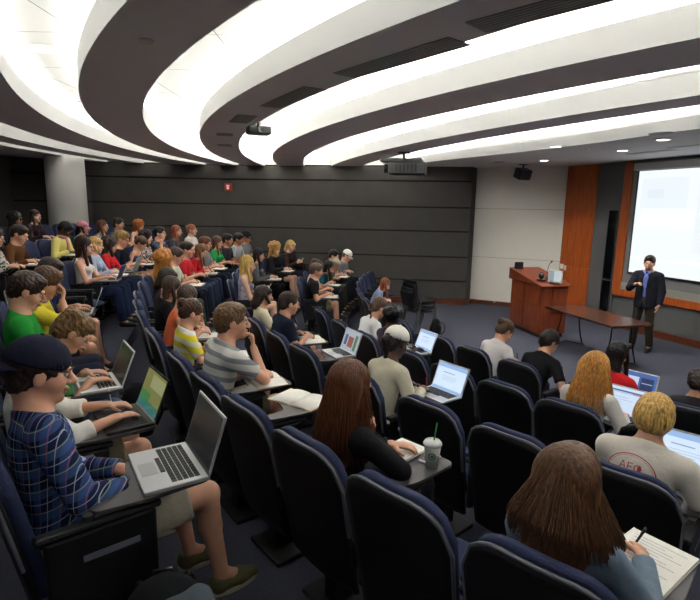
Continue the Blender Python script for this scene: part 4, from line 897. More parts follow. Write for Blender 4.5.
# ================================================================== THE AUDIENCE
# row, seat angle, lean, side, scale, head pitch, head yaw, woman, skin, hair, shirt, legs, arms, item, cap, extra options, description
S = lambda c, sl='short', kind='plain', c2=(235, 235, 235): (c, sl, kind, c2)
LG = lambda k, c=(38, 42, 58): (k, c)
BRN, DBR, BLK, BLD, RED, GNG = (82, 56, 34), (48, 32, 24), (22, 18, 18), (196, 158, 92), (140, 70, 36), (176, 104, 46)
PEOPLE = [
 # fourth tier up: plaid man and his row
 (4, 220.2, -4, -14, 1.03, 14, 4, 0, 'light', ('short', DBR), S((30, 40, 80), 'long', 'plaid'), LG('shorts', (182, 174, 156)), 'lap', 'lap_silver_dark', ((32, 34, 54), -1), {}, 'person in blue plaid shirt and backward navy cap, left foreground, behind silver laptop'),
 (4, 217.3, -2, -2, .86, 30, 0, 0, 'light', ('short', BRN), S((220, 218, 212), 'rolled'), LG('shorts', (150, 138, 110)), 'type', 'lap_black_photo', None, {}, 'person in white shirt and khaki shorts typing on a black laptop behind the plaid man'),
 (4, 214.3, 26, 2, .94, 42, 0, 0, 'light', ('messy', (112, 84, 48)), S((46, 120, 60), 'short'), LG('long', (72, 86, 108)), 'type', 'lap_white_dark', None, {}, 'person with tousled light brown hair and jeans bent over a laptop behind the navy cap'),
 (4, 210.3, 2, 0, 1.05, 28, 0, 0, 'light', ('short', DBR), S((34, 140, 52), 'short'), LG('long'), 'write', 'none', None, {}, 'person in bright green tee shirt with short dark hair at the left edge'),
 (4, 206.9, 12, 6, 1.02, 32, 0, 0, 'light', ('short', BRN), S((216, 200, 60), 'short'), LG('shorts', (70, 70, 74)), 'brow', 'note_open', None, {}, 'person in yellow tee leaning his forehead on one hand behind the green tee shirt'),
 (4, 203.2, 8, 2, 1.0, 30, 0, 0, 'light', ('short', DBR), S((30, 42, 78), 'short'), LG('shorts', (66, 66, 70)), 'type', 'lap_silver_dark', None, {}, 'person in navy tee and dark shorts typing, left of the long haired woman'),
 (4, 192.2, 0, 2, 1.08, 15, 2, 1, 'light', ('long', (62, 38, 28)), S((226, 214, 206), 'tank'), LG('long', (42, 54, 88)), 'type', 'lap_blue_doc', None, {'strands': 90}, 'person with long brown hair in a pale sleeveless top typing on a blue laptop'),
 (4, 189.8, 0, 0, 1.03, 8, 4, 1, 'fair', ('bob', (198, 158, 96)), S((168, 182, 206), 'long'), LG('long', (46, 56, 88)), 'write', 'pad', None, {}, 'person with short blond hair and pale blue shirt beside the woman with the blue laptop'),
 (4, 187.4, 6, 0, .98, 16, 0, 1, 'light', ('curly', DBR), S((196, 36, 44), 'long'), LG('long', (46, 56, 88)), 'type', 'lap_silver_doc', None, {}, 'person in red cardigan with dark hair behind the silver laptop lid'),
 (4, 185.0, 6, 0, 1.09, 26, 0, 0, 'light', ('short', (160, 124, 70)), S((24, 28, 44), 'short'), LG('shorts', (140, 128, 100)), 'write', 'none', None, {}, 'person with sandy hair and black polo looking down in the upper left crowd'),
 (4, 182.7, 22, 0, 1.0, 42, 0, 1, 'light', ('updo', BRN), S((52, 66, 104), 'tank'), LG('skirt', (52, 66, 104)), 'write', 'sheet', None, {}, 'person in sleeveless blue dress bent low over paper in the upper left crowd'),
 (4, 179.4, 7, 0, 1.01, 10, 0, 1, 'light', ('curly', (36, 22, 22)), S((190, 180, 172), 'short', 'print', (60, 50, 52)), LG('long'), 'lap', 'none', None, {}, 'person with dark curly hair in a black and white print top'),
 (4, 176.0, 3, 0, 1.07, 4, 0, 0, 'light', ('short', BLK), S((84, 92, 108), 'short'), LG('long'), 'face', 'none', None, {}, 'person in slate grey tee with black hair, hand at chin, before the dark wall'),
 (4, 172.3, 3, 0, 1.08, 4, 0, 1, 'fair', ('long', (138, 66, 38)), S((92, 94, 100), 'long'), LG('long'), 'write', 'none', None, {}, 'person with long red hair in grey top before the dark wall'),
 (4, 169.0, 4, 0, 1.08, 4, 0, 1, 'fair', ('bun', (150, 88, 52)), S((226, 222, 214), 'short'), LG('long'), 'write', 'none', None, {}, 'person with reddish hair pinned up and white top before the dark wall'),
 # fifth tier
 (5, 192.9, 6, 0, 1.0, 12, 0, 1, 'light', ('curly', BLK), S((196, 190, 182), 'long', 'print', (46, 60, 50)), LG('long'), 'write', 'none', None, {}, 'person with dark curly hair and patterned top cut by the left edge of the photo'),
 (5, 190.2, 10, 0, 1.04, 26, 0, 0, 'light', ('short', DBR), S((98, 62, 34), 'long'), LG('long'), 'write', 'pad', None, {}, 'person in brown leather jacket looking down at the far left'),
 (5, 183.8, 12, 0, 1.06, 40, 0, 0, 'dark', ('short', BLK), S((222, 212, 124), 'long'), LG('long'), 'write', 'note_open', None, {'scarf': (214, 150, 150)}, 'person in pale yellow cardigan and pink scarf writing, beside the round column'),
 (5, 180.2, 6, 0, 1.0, 8, 0, 1, 'light', ('bob', DBR), S((150, 160, 176), 'short'), LG('long'), 'lap', 'none', ((232, 150, 170), 1), {}, 'person in pink baseball cap before the round column'),
 (5, 177.0, 5, 0, 1.01, 5, 0, 1, 'light', ('long', (104, 64, 42)), S((170, 164, 160), 'short', 'print', (70, 60, 60)), LG('long'), 'lap', 'none', None, {}, 'person with long auburn hair right of the pink cap'),
 (5, 174.3, 4, 0, 1.04, 5, 0, 0, 'light', ('messy', DBR), S((96, 100, 110), 'short'), LG('long'), 'write', 'none', None, {}, 'person with dark tousled hair in the top row, left of the ginger head'),
 (5, 171.5, 14, 0, .98, 22, 0, 1, 'fair', ('curly', (170, 96, 44)), S((200, 206, 214), 'tank'), LG('skirt', (200, 206, 214)), 'write', 'none', None, {}, 'person with ginger hair leaning forward in the top row'),
 # sixth tier
 (6, 181.0, 4, 0, .96, 4, 0, 1, 'tan', ('curly', BLK), S((52, 54, 58), 'long'), LG('long'), 'lap', 'none', None, {'glasses': 1}, 'person with dark hair and dark glasses in the back row, leftmost before the dark wall'),
 (6, 178.6, 2, 0, 1.03, 4, 6, 1, 'fair', ('long', (58, 36, 26)), S((54, 36, 42), 'long'), LG('long'), 'write', 'sheet', None, {}, 'person with long dark brown hair in the back row left of the column'),
 # third tier
 (3, 194.0, 0, 0, 1.08, 5, -40, 1, 'fair', ('curly', (190, 122, 50)), S((60, 150, 96), 'short'), LG('long', (60, 70, 50)), 'lap', 'none', None, {'strands': 50}, 'person with wavy golden orange hair and green top, seen from behind'),
 (3, 189.2, 2, 0, 1.04, 25, 0, 0, 'light', ('short', DBR), S((200, 214, 196), 'short'), LG('long'), 'write', 'note_open', None, {}, 'person in pale green shirt writing beside the golden orange hair'),
 (3, 185.0, 4, 0, 1.08, 10, 0, 0, 'light', ('short', DBR), S((206, 42, 54), 'short'), LG('long', (58, 66, 92)), 'write', 'none', None, {}, 'person in red tee with short dark hair in the middle of the crowd'),
 (3, 182.2, 14, 0, 1.01, 30, 0, 1, 'light', ('long', (110, 78, 50)), S((196, 34, 48), 'long'), LG('long', (62, 74, 104)), 'write', 'pad', None, {}, 'person in red sweater with long light brown hair writing on a pad'),
 (3, 178.2, 2, 0, 1.09, 10, 0, 0, 'light', ('short', (94, 52, 34)), S((132, 134, 142), 'short'), LG('long', (44, 50, 72)), 'write', 'note_open', None, {}, 'person in grey tee with reddish brown hair beside the green tee near the side wall'),
 (3, 174.4, 2, 0, 1.06, 15, 0, 1, 'light', ('long', (98, 62, 40)), S((40, 156, 84), 'short'), LG('long'), 'write', 'none', None, {}, 'person in vivid green tee with long brown hair near the side wall'),
 (3, 171.6, 4, 0, 1.08, 12, 0, 0, 'tan', ('short', BLK), S((48, 48, 52), 'short'), LG('long'), 'lap', 'none', None, {}, 'person in black tee with black hair, first right of the green tee near the wall'),
 (3, 168.9, 8, 0, 1.08, 18, 0, 0, 'tan', ('short', BLK), S((170, 172, 178), 'short'), LG('long'), 'write', 'none', None, {}, 'person in light grey tee with black hair by the wall, left of dark cap'),
 (3, 166.2, 4, 0, 1.09, 20, 0, 0, 'tan', ('short', BLK), S((120, 122, 126), 'short'), LG('long'), 'write', 'none', ((30, 30, 36), 1), {}, 'person in grey tee and dark cap by the side wall'),
 (3, 200.6, 8, 0, .98, 22, 0, 1, 'light', ('bob', DBR), S((70, 60, 62), 'short'), LG('skirt', (60, 40, 44)), 'lap', 'none', None, {}, 'person with a dark bob seen behind the two long haired women'),
 (3, 203.6, 8, 0, .95, 35, 0, 1, 'light', ('long', (66, 46, 34)), S((28, 28, 30), 'short'), LG('skirt', (30, 30, 34)), 'write', 'none', None, {}, 'person with long brown hair and black top looking down behind the orange top'),
 (3, 206.6, 17, 0, .96, 34, 0, 1, 'light', ('long', (62, 42, 32)), S((226, 110, 70), 'tank'), LG('skirt', (60, 50, 52)), 'write', 'sheet', None, {}, 'person in orange sleeveless top with brown hair bending over behind the yellow shirt'),
 (3, 210.4, 6, 0, .92, 28, 0, 1, 'light', ('bun', (74, 48, 32)), S((232, 216, 60), 'short', 'stripe', (226, 224, 216)), LG('long', (58, 60, 70)), 'write', 'sheet', None, {}, 'person in yellow and white striped shirt with brown hair in a bun'),
 (3, 214.3, 14, 0, 1.05, 6, 12, 0, 'light', ('short', (104, 76, 48)), S((210, 210, 204), 'short', 'stripe', (136, 142, 144)), LG('shorts', (120, 110, 84)), 'chin', 'note_open', None, {}, 'person in white and grey striped polo shirt holding a hand to his mouth'),
 (3, 221.95, 3, 0, .99, 14, 0, 1, 'light', ('long', (96, 56, 32)), S((26, 26, 30), 'long'), LG('long', (30, 32, 40)), 'face', 'pad_phone_cup', None, {'strands': 520, 'hw': 1.32}, 'person with long straight brown hair in black top, centre foreground, hand at cheek'),
 (3, 227.35, 2, -3, .93, 26, 8, 1, 'light', ('long', (92, 60, 36)), S((120, 138, 156), 'long'), LG('long'), 'write', 'bigsheet', None, {'strands': 600, 'hw': 1.5, 'hlen': .62}, 'person with long brown hair in faded denim shirt writing at the bottom right'),
 # second tier
 (2, 190.0, 2, 0, 1.12, 14, 6, 1, 'fair', ('long', (200, 168, 92)), S((190, 178, 200), 'tank', 'print', (120, 110, 150)), LG('skirt', (178, 170, 140)), 'phone', 'none', None, {'strands': 60}, 'person with long blond hair in floral dress looking at a phone'),
 (2, 179.0, 0, 0, 1.07, 14, 0, 1, 'light', ('long', BLK), S((88, 88, 92), 'long'), LG('long', (26, 26, 30)), 'write', 'pad', None, {}, 'person in grey cardigan with long black hair writing, right of the floral dress'),
 (2, 171.2, 0, 0, 1.09, 20, 0, 1, 'fair', ('curly', (188, 140, 78)), S((32, 32, 38), 'long'), LG('skirt', (30, 30, 36)), 'write', 'note_open', None, {}, 'person with curly blond hair in black jacket with a notebook by the side wall'),
 (2, 165.8, 4, 0, 1.09, 24, 0, 1, 'fair', ('bob', (204, 168, 104)), S((58, 40, 32), 'long'), LG('long'), 'phone', 'none', None, {}, 'person with short blond hair in dark brown top looking down by the side wall'),
 (2, 203.0, 0, 0, .95, 8, 0, 1, 'light', ('bob', (36, 26, 22)), S((222, 214, 186), 'short'), LG('long'), 'write', 'none', None, {}, 'person in cream top with dark brown bob left of the navy polo'),
 (2, 206.2, 13, 0, .98, 12, 0, 0, 'light', ('short', DBR), S((28, 34, 54), 'short'), LG('shorts', (130, 120, 92)), 'write', 'note_open', None, {}, 'person in navy polo shirt with short dark hair writing in the middle'),
 (2, 217.0, 16, -3, 1.01, 24, -6, 1, 'dark', ('pony', BLK), S((206, 200, 178), 'long'), LG('long'), 'write', 'lap_silver_page', ((238, 236, 228), 1), {}, 'person in white cap and cream top with black ponytail beside a lit laptop'),
 (2, 227.0, 20, 2, .99, 12, 4, 0, 'light', ('bowl', (204, 164, 92)), S((214, 208, 198), 'short'), LG('shorts', (150, 140, 110)), 'type', 'lap_silver_page', None, {'logo': 1}, 'person with blond bowl cut in white tee shirt with a red emblem on the back'),
 # first tier
 (1, 184.4, 6, 0, 1.06, 15, 0, 0, 'light', ('short', (96, 84, 74)), S((34, 34, 36), 'short'), LG('shorts', (150, 142, 116)), 'write', 'note_open', None, {}, 'person in black tee and khaki shorts with short greying hair writing in profile'),
 (1, 180.6, 4, 0, 1.06, 20, 0, 0, 'light', ('messy', BRN), S((206, 200, 196), 'short'), LG('long'), 'write', 'none', None, {}, 'person with brown hair in pale shirt just behind the black tee'),
 (1, 175.2, 22, 0, .99, 30, 0, 1, 'light', ('long', BLK), S((30, 90, 110), 'short'), LG('long'), 'write', 'sheet', None, {}, 'person with long black hair in teal top leaning forward'),
 (1, 171.0, 28, 0, .97, 35, 0, 0, 'light', ('short', (150, 140, 120)), S((88, 84, 62), 'long', 'print', (130, 122, 96)), LG('long', (70, 66, 48)), 'write', 'none', ((188, 186, 170), -1), {}, 'person in olive patterned jacket and pale cap bent forward near the empty blue chairs'),
 (1, 166.8, 6, 0, 1.08, 20, 0, 0, 'light', ('short', BLK), S((214, 216, 222), 'short'), LG('long'), 'write', 'note_open', None, {}, 'person in white tee with black hair by the side wall'),
 (1, 162.9, 20, 0, 1.08, 34, 0, 0, 'light', ('short', BRN), S((132, 138, 148), 'long'), LG('long'), 'write', 'none', ((236, 234, 228), 1), {}, 'person in grey shirt and white cap by the side wall'),
 (1, 208.2, 14, 0, .96, 20, 0, 1, 'dark', ('afro', (20, 17, 18)), S((60, 50, 60), 'short'), LG('long'), 'type', 'lap_white_page', None, {}, 'person with round dark afro hair behind the white cap'),
 (1, 204.4, 27, 0, 1.05, 30, 0, 1, 'light', ('braid', (92, 66, 48)), S((222, 222, 222), 'short'), LG('long'), 'write', 'none', None, {}, 'person in white tee with a brown braid down the back'),
 (1, 223.0, 18, 0, 1.03, 15, -4, 1, 'fair', ('long', (200, 140, 66)), S((206, 202, 196), 'long'), LG('long'), 'type', 'lap_silver_doc', None, {'strands': 460, 'hw': 1.42}, 'person with long wavy golden red hair in white top facing the presenter'),
 # front row on the stage level
 (0, 182.0, 26, 0, .97, 34, 0, 1, 'fair', ('long', (140, 78, 44)), S((120, 140, 172), 'long'), LG('long', (50, 60, 84)), 'write', 'none', None, {}, 'person in light blue denim shirt with reddish hair bowed low in the front row'),
 (0, 211.5, 24, 0, 1.04, 38, 10, 1, 'light', ('bun', (84, 58, 38)), S((210, 204, 204), 'short'), LG('long'), 'write', 'none', None, {}, 'person in white tee with brown hair in a loose bun, bent forward before the lectern'),
 (0, 215.8, 26, 0, 1.05, 36, 14, 1, 'light', ('pony', (40, 28, 24)), S((22, 22, 26), 'short'), LG('long'), 'write', 'none', None, {}, 'person in black tee with dark ponytail, bent forward before the table'),
 (0, 221.2, 12, 4, 1.06, 18, 10, 1, 'light', ('long', (26, 20, 20)), S((214, 36, 44), 'short'), LG('long'), 'type', 'lap_white_blue', None, {}, 'person in bright red tee with long black hair at a white framed laptop'),
 (0, 226.3, 6, 0, .93, 20, 0, 1, 'light', ('short', (40, 28, 26)), S((50, 46, 50), 'short'), LG('long'), 'lap', 'none', None, {}, 'person with dark hair in the front row cut by the right edge'),
]
from mathutils.geometry import tessellate_polygon
def depth_of(k, th): p = wpt(k, th, (0, .1, 1.2)); return p[1]*.984-(p[2]-2.55)*.179
placed = {}
for idx, P in enumerate(PEOPLE):
    k, th, lean, side, sc, hp, hy, fem, skin, hair, shirt, legs, arms, item, cap, ex, desc = P
    short = desc.replace('person ', 'the person ', 1)
    has = item != 'none' or arms in ('chin', 'face', 'brow')
    placed.setdefault(k, []).append(th)
    who = desc[7:]
    words = who.split(); clip = ' '.join(words[:10]); 
    while clip.split()[-1] in ('a', 'the', 'of', 'in', 'with', 'and', 'on', 'at', 'to', 'his', 'her', 'beside', 'before', 'behind', 'by', 'left', 'right', 'over', 'down', 'one', 'both', 'first', 'just', 'near', 'from', 'hand', 'two', 'white', 'round', 'dark'): clip = ' '.join(clip.split()[:-1])
    clip = clip.rstrip(',')
    put_chair(k, th, has, 'navy seat under the person '+clip, 'occupied auditorium chairs')
    o, rz = frame(k, th); dp = depth_of(k, th); res = .0062 if dp < 3.3 else .008 if dp < 4.8 else .0105 if dp < 7.5 else .0135
    body, info = person(None, tuple(o), rz, desc, res, 'sit', lean, side, hp, hy, sc, bool(fem), skin, hair, shirt, legs, (60, 56, 52) if dp > 3 else (96, 92, 58), arms, cap, strands=ex.get('strands', 0), hw=ex.get('hw', 1.), hlen=ex.get('hlen', 1.), **({'knees': (.47, .52)} if idx == 0 else {}))
    hc, H, hs = info['hc'], info['H'], info['hs']; hl = lambda *a: hc+H@(V3(*a)*hs)
    if ex.get('scarf'):
        m = MB(); nb, u, f_, r_ = info['nb'], info['u'], info['fwd'], info['rt']
        m.tube([nb+r_*.07*math.cos(a)+f_*(.07*math.sin(a)+.01)+u*.02 for a in np.linspace(0, 6.28, 14)], .026, 8); m.tube([nb+f_*.09+u*.0, nb+f_*.14-u*.12, nb+f_*.15-u*.28], [.028, .03, .026], 8); m.build('scarf', cloth(ex['scarf']), body, True)
    if ex.get('glasses'):
        m = MB(); [m.cyl(hl(sg*.031, .104, .006), hl(sg*.031, .108, .006), .021*hs, n=14) for sg in (-1, 1)]; m.tube([hl(-.012, .108, .008), hl(.012, .108, .008)], .002, 5); [m.tube([hl(sg*.05, .104, .01), hl(sg*.08, .02, .0)], .002, 5) for sg in (-1, 1)]; m.build('glasses', M_DARKG, body)
    if ex.get('logo'):      # red oval emblem with Greek letters printed across the back
        bv = BVHTree.FromObject(info['shirt'], bpy.context.evaluated_depsgraph_get()); nb, u, f_, r_ = info['nb'], info['u'], info['fwd'], info['rt']; c0 = nb-u*.165-r_*.035
        def stamp(vs2, fs2, mb):
            out = []
            for x, y in vs2:
                og = c0+r_*x+u*y-f_*.4; hit = bv.ray_cast(Vector(og), Vector(f_)); out.append(hit[0]-Vector(f_)*.0015 if hit[0] else Vector(og+f_*.27))
            mb.add(out, fs2)
        mb = MB(); n = 48
        for ra, rb in ((1., .955), (.90, .885)):
            vs2 = [(.125*q*math.cos(2*math.pi*i/n), .105*q*math.sin(2*math.pi*i/n)) for i in range(n) for q in (ra, rb)]; stamp(vs2, [(2*i, 2*i+1, (2*i+3) % (2*n), (2*i+2) % (2*n)) for i in range(n)], mb)
        for txt, yy, zz, sz in (('\u0391\u0395\u03a6', .0, .018, .055), ('\u03a6\u03a3', .0, -.045, .045)):
            cu = bpy.data.curves.new('t', 'FONT'); cu.body = txt; cu.size = sz; cu.align_x = 'CENTER'; cu.resolution_u = 3; ob = bpy.data.objects.new('t', cu); COL.objects.link(ob)
            me = bpy.data.meshes.new_from_object(ob.evaluated_get(bpy.context.evaluated_depsgraph_get())); bpy.data.objects.remove(ob)
            stamp([(v.co.x, v.co.y+zz) for v in me.vertices], [tuple(p.vertices) for p in me.polygons], mb); bpy.data.meshes.remove(me)
        mb.build('emblem', mat('print_red', (176, 50, 58), .7), info['shirt'])
    # what lies on the tablet
    zt = .18*k+.7165
    W = lambda x, y, dz=0: (*wpt(k, th, (x, y, 0))[:2], zt+dz)
    place = 'on the tablet of the person '+clip
    def lab(s): 
        l = s+' of the person '+clip; w = l.split(); return ' '.join(w[:16])
    if item.startswith('lap_'):
        _, b_, s_ = item.split('_'); lx, ly, rzo, ang = .135, .345, 0, 112
        if idx == 0: lx, ly, rzo, ang = .135, .345, rad(-8), 108
        if b_ == 'silver' and s_ == 'page' and k == 2 and th < 220: lx, ly = .22, .38
        laptop(W(lx, ly), rz+rzo, lab({'silver': 'silver laptop', 'black': 'black laptop with a colourful photo on screen', 'blue': 'blue lidded laptop', 'white': 'pale laptop'}[b_]), b_, s_, ang, None, 1.12 if idx == 0 else 1.)
        if k == 2 and 216 < th < 218: notebook(W(.05, .31, .0), rz+rad(10), lab('small pale notepad'), 'pad', .62)
    elif item == 'note_open': notebook(W(.13, .335), rz+rad(-6), lab('open notebook'), 'open', .88)
    elif item == 'sheet': notebook(W(.14, .34), rz+rad(-12), lab('sheet of paper'), 'sheet')
    elif item == 'pad': notebook(W(.13, .335), rz+rad(8), lab('white writing pad'), 'pad', .95)
    elif item == 'bigsheet': notebook(W(.17, .33), rz+rad(-10), lab('white writing pad'), 'pad', 1.15, (225, 222, 214))
    elif item == 'pad_phone_cup':
        notebook(W(.05, .345), rz+rad(4), lab('white ruled notepad'), 'pad', .85, (226, 226, 224))
        pen(W(.165, .25, .006), W(.150, .385, .006), 'thin dark pen lying between the notepad and white phone'); phone(W(.205, .40), rz+rad(6), 'small white phone beside the green straw cup', 0, (226, 226, 226))
        t = empty('iced_drink_cup', W(.262, .345)); tag(t, 'clear plastic iced drink cup with green straw on a tablet arm', 'cup')
        mc = mat('cup_plastic', (214, 222, 216), .12); mc.node_tree.nodes['Principled BSDF'].inputs['Transmission Weight'].default_value = .3
        mb = MB(); mb.lathe([(.030, 0), (.044, .125), (.0425, .125), (.0285, .002)], (0, 0, 0), 32); mb.build('cup', mc, t, True)
        mb = MB(); mb.lathe([(.027, .003), (.0335, .055), (.0001, .056)], (0, 0, 0), 28); mb.build('drink', mat('drink', (206, 200, 140), .3), t, True)
        mb = MB(); mb.lathe([(.047, .122), (.048, .130), (.040, .142), (.010, .145), (.0001, .145)], (0, 0, 0), 32); mb.build('lid', mat('lid_plastic', (222, 226, 224), .2), t, True)
        mb = MB(); mb.tube([(0, 0, .02), (.006, 0, .145), (.018, .004, .235)], .0038, 8); mb.build('straw', mat('straw_green', (22, 128, 62), .35), t, True)
        mb = MB()
        for a0 in (rad(250)-rz*0,):
            a0 = math.atan2(-W(.262, .345)[1], -W(.262, .345)[0]); n = 20; ctr = Vector((.0375*math.cos(a0), .0375*math.sin(a0), .075)); tx = Vector((-math.sin(a0), math.cos(a0), 0)); up = Vector((math.cos(a0)*.1, math.sin(a0)*.1, 1)).normalized(); nn = Vector((math.cos(a0), math.sin(a0), 0))
            for ra, rb in ((.019, .013), (.008, .0)):
                vs = []
                for i in range(n):
                    for q in (ra, rb): x, y = q*math.cos(2*math.pi*i/n), q*math.sin(2*math.pi*i/n); vs.append(ctr+tx*x+up*y+nn*(.0022-x*x/.075))
                mb.add(vs, [(2*i, 2*i+1, (2*i+3) % (2*n), (2*i+2) % (2*n)) for i in range(n)])
        mb.build('logo', mat('logo_green', (20, 110, 62), .5), t)
    A1, T1_ = info['A'][1], info['T'][1]
    if arms in ('write', 'chin') and (dp < 7 or item != 'none'):
        d = unit(T1_['d']); base = A1[2]+d*.115
        def tow(l): c, s = math.cos(rz), math.sin(rz); return (o[0]+c*l[0]-s*l[1], o[1]+s*l[0]+c*l[1], o[2]+l[2])
        if arms == 'write': tip = (base[0]-.02, base[1]+.01, .7175+.014); end = (tip[0]+.045, tip[1]-.06, tip[2]+.125)
        else: tip = tuple(base+V3(-.01, -.01, -.06)); end = tuple(base+V3(.0, .0, .08))
        pen(tow(tip), tow(end), ' '.join(('pen in the hand of the person '+clip).split()[:16]), (190, 40, 44) if (k == 2 and 216 < th < 218) else (26, 30, 50))
    if arms == 'phone':
        c = V3(.05, .36, .86); phone(tuple(wpt(k, th, c)), rz, lab('phone in the hands'), rad(50), (210, 200, 205))
# empty chairs, row by row
def fill(k, a0, a1, label, group, min_gap=None, tablet=False):
    g = (min_gap or .53)/rowR(k)*180/math.pi; p = .565/rowR(k)*180/math.pi; th = a0
    while th <= a1:
        if (k == 2 and 191.5 < th < 201) or (k == 1 and 186.5 < th < 200): th += .5; continue
        c_ = frame(k, th)[0]
        if not (inside((c_[0], c_[1]+.62)) and inside((c_[0]-.62, c_[1]))): th += .3; continue
        if all(abs(th-q) >= g for q in placed.get(k, [])): put_chair(k, th, tablet, label, group); placed.setdefault(k, []).append(th); th += p
        else: th += .15
rows = {0: 'front row on the stage level', 1: 'second row up from the stage', 2: 'third row up from the stage', 3: 'fourth row up from the stage', 4: 'fifth row up from the stage', 5: 'sixth row up from the stage', 6: 'back row by the rear wall'}
for k, lst in {1: [226.6, 219.8, 216.5, 213.1], 2: [223.9, 220.8, 212.7, 209.7], 3: [216.9, 219.3, 224.6], 0: [207.6]}.items():
    for th in lst:
        if all(abs(th-q) > 2.0 for q in placed[k]): put_chair(k, th, (k, th) in ((2, 209.7), (3, 216.9)), 'empty dark navy chair nearer the camera, '+{0: 'front row, left of the white tee bun', 1: 'second row up, beside the golden red hair', 2: 'third row up, beside the white cap', 3: 'fourth row up, between striped polo and denim shirt'}[k], 'near empty chairs of row %d' % (k+1)); placed[k].append(th)
for k, (a0, a1) in {0: (164, 207), 1: (160, 213), 2: (160, 210), 3: (161, 209), 4: (162, 201), 5: (163, 189), 6: (166, 185)}.items():
    fill(k, a0, a1, 'empty navy chair among the crowd in the '+rows[k], 'empty chairs in the '+rows[k])
# things lying on tablets of neighbouring seats
def onrow(k, th, x, y, dz=0): return (*wpt(k, th, (x, y, 0))[:2], .18*k+.7165+dz)
laptop(onrow(2, 209.7, .13, .345), frame(2, 209.7)[1], 'silver laptop with pictures on screen, open on the tablet right of the navy polo', 'silver', 'pic', 110)
notebook(onrow(3, 216.9, .10, .345), frame(3, 216.9)[1]+rad(20), 'thick open notebook on tan cover at elbow of the grey striped polo', 'open', .95, (190, 150, 96))
# ================================================================== THE PRESENTER
pz = 0; px_, py_ = 5.44, 9.33
body, info = person(None, (px_, py_, 0), rad(132), 'person presenting in dark suit jacket, blue shirt and dark trousers, standing by the screen', .010, 'stand', 0, 0, 6, -8, 1.03, False, 'light', ('short', (40, 28, 24)), ((96, 112, 178), 'long', 'plain', (0, 0, 0)), ('long', (50, 46, 38)), (18, 16, 16), 'gesture', None, extra='jacket')
hc, H, hs = info['hc'], info['H'], info['hs']; hl = lambda *a: hc+H@(V3(*a)*hs)
F = Field(); F.ell(hl(0, .058, -.082), V3(.040, .036, .034)*hs, H, .01); F.ell(hl(0, .100, -.044), V3(.024, .008, .006)*hs, H, .01); F.cut(hl(0, 0, -.062), H@V3(0, 0, 1)); link('beard', F.mesh('beard', .006), hair_mat((70, 50, 40)), body, True)
m = MB(); nb, u, f_, r_ = info['nb'], info['u'], info['fwd'], info['rt']
for sg in (-1, 1):
    p = [nb+r_*sg*.012+f_*.075+u*.01, nb+r_*sg*.055+f_*.05+u*.03, nb+r_*sg*.055+f_*.088-u*.025, nb+r_*sg*.02+f_*.10-u*.035]; q = [v+f_*.006 for v in p]; m.add(p+q, [(0,1,2,3)[::-1], (4,5,6,7)]+[(i, (i+1) % 4, 4+(i+1) % 4, 4+i) for i in range(4)])
m.build('collar', cloth((96, 112, 178)), info['shirt'])
# ================================================================== ON THE FLOOR
def backpack(loc, rz, col, label, s=1., pocket=None):
    t = empty('backpack', loc, rz); tag(t, label, 'backpack'); t.scale = (s, s, s)
    F = Field(); F.ell((0, 0, .20), (.17, .11, .21), None, .05); F.slab((0, 0, .07), (0, 0, .32), .17, .14, (1, 0, 0), .62, .05); F.cut((0, 0, .003), (0, 0, -1)); link('bag_body', F.mesh('bag', .012), cloth(col), t, True)
    F = Field(); F.slab((0, .10, .08), (0, .10, .20), .12, .11, (1, 0, 0), .35, .03); F.cut((0, 0, .003), (0, 0, -1)); link('front_pocket', F.mesh('pocket', .012), cloth(pocket or col), t, True)
    for sx in (-1, 1):
        m = MB(); m.tube([(sx*.09, -.09, .38), (sx*.11, -.17, .30), (sx*.12, -.17, .16), (sx*.12, -.10, .06)], .014, 6); m.build('shoulder_strap', M_BLACK, t, True)
    m = MB(); m.tube([(-.04, -.05, .40), (-.03, -.05, .45), (.03, -.05, .45), (.04, -.05, .40)], .009, 6); m.build('grab_handle', M_BLACK, t, True)
P_ = wpt(4, 220.2, (.44, .20, 0)); backpack((P_[0], P_[1], .72), rad(200), (26, 27, 30), 'black backpack slumped on the floor at the bottom left beside the plaid man', 1.0)
P_ = wpt(4, 211.0, (.05, .70, 0)); backpack((P_[0], P_[1], .72), rad(150), (22, 22, 26), 'black backpack on the floor behind the row of chairs, by the jeans', .9)
backpack((1.72, 10.0, 0), rad(60), (18, 18, 20), 'black round bag standing on the carpet beside the stacked chairs', .85)
F = Field(); g0 = V3(*wpt(4, 220.2, (.52, .26, 0)))
for q in range(9):
    a = q*2.3; c = g0+V3(.11*math.cos(a)*(q/9), .09*math.sin(a)*(q/9), .95-.72+.035*math.sin(q*1.7)+.0); F.ell((c[0], c[1], .72+.30+.03*math.sin(q*2.)), (.10, .055, .05), rotm(a, .4), .03)

jm = F.mesh('jacket_heap', .010); jo = link('folded_jacket', jm, cloth((78, 88, 96)), None, True); tag(jo, 'crumpled grey blue jacket lying over the black backpack at bottom left', 'jacket'); jo.location = (0, 0, .03)
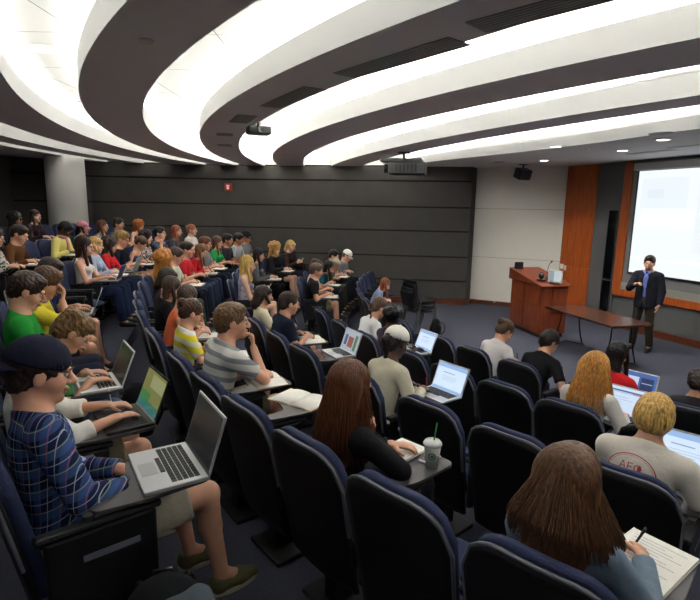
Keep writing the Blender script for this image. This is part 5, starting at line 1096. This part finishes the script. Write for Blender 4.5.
# white cable hanging from the laptop of the jeans
m = MB(); a, b_, c = (V3(*wpt(4, 214.3, l)) for l in ((.30, .38, .73), (.34, .40, .45), (.30, .36, .02))); m.tube([a, a*.6+b_*.4+V3(0, 0, .03), b_, (b_+c)/2, c], .003, 6); o = m.build('power_cable', mat('cable_white', (226, 226, 224), .5), None, True); tag(o, 'thin white laptop cable hanging beside the blue jeans', 'cable')
# ================================================================== CAMERA AND LIGHT
def spot(x, y, z, tx, ty, tz, W, ang, label, r=.06):
    L = bpy.data.lights.new('spot', 'SPOT'); L.energy = W; L.spot_size = rad(ang); L.spot_blend = .8; L.shadow_soft_size = r; L.color = (1., .95, .88)
    o = bpy.data.objects.new('spot_lamp', L); COL.objects.link(o); o.location = (x, y, z); o.rotation_mode = 'QUATERNION'; o.rotation_quaternion = (Vector((tx, ty, tz))-Vector((x, y, z))).to_track_quat('-Z', 'Y')
for x, y in ((3.39, 8.9), (4.72, 9.32), (4.11, 11.39), (4.55, 7.85)): spot(x, y, ZS-.03, x, y, 0, 110, 125, '')
cam = bpy.data.cameras.new('camera'); co = bpy.data.objects.new('camera', cam); COL.objects.link(co); scn.camera = co
cam.sensor_fit = 'HORIZONTAL'; cam.sensor_width = 36; cam.lens = 514/700*36; cam.clip_start = .05; cam.clip_end = 100
p_, r_ = rad(10.3), rad(.95); Fv = Vector((0, math.cos(p_), -math.sin(p_))); R0 = Vector((1, 0, 0)); U0 = R0.cross(Fv)
Rv = R0*math.cos(r_)+U0*math.sin(r_); Uv = U0*math.cos(r_)-R0*math.sin(r_)
co.matrix_world = Matrix(((Rv.x, Uv.x, -Fv.x, 0), (Rv.y, Uv.y, -Fv.y, 0), (Rv.z, Uv.z, -Fv.z, 2.55), (0, 0, 0, 1)))
w = bpy.data.worlds.new('world'); scn.world = w; w.use_nodes = True; w.node_tree.nodes['Background'].inputs[0].default_value = (0, 0, 0, 1)
vs_ = scn.view_settings; vs_.view_transform = 'Standard'; vs_.look = 'None'; vs_.gamma = 1; vs_.exposure = 0.62; vs_.use_curve_mapping = False
scn.cycles.use_denoising = True; scn.cycles.max_bounces = 8; scn.cycles.diffuse_bounces = 7
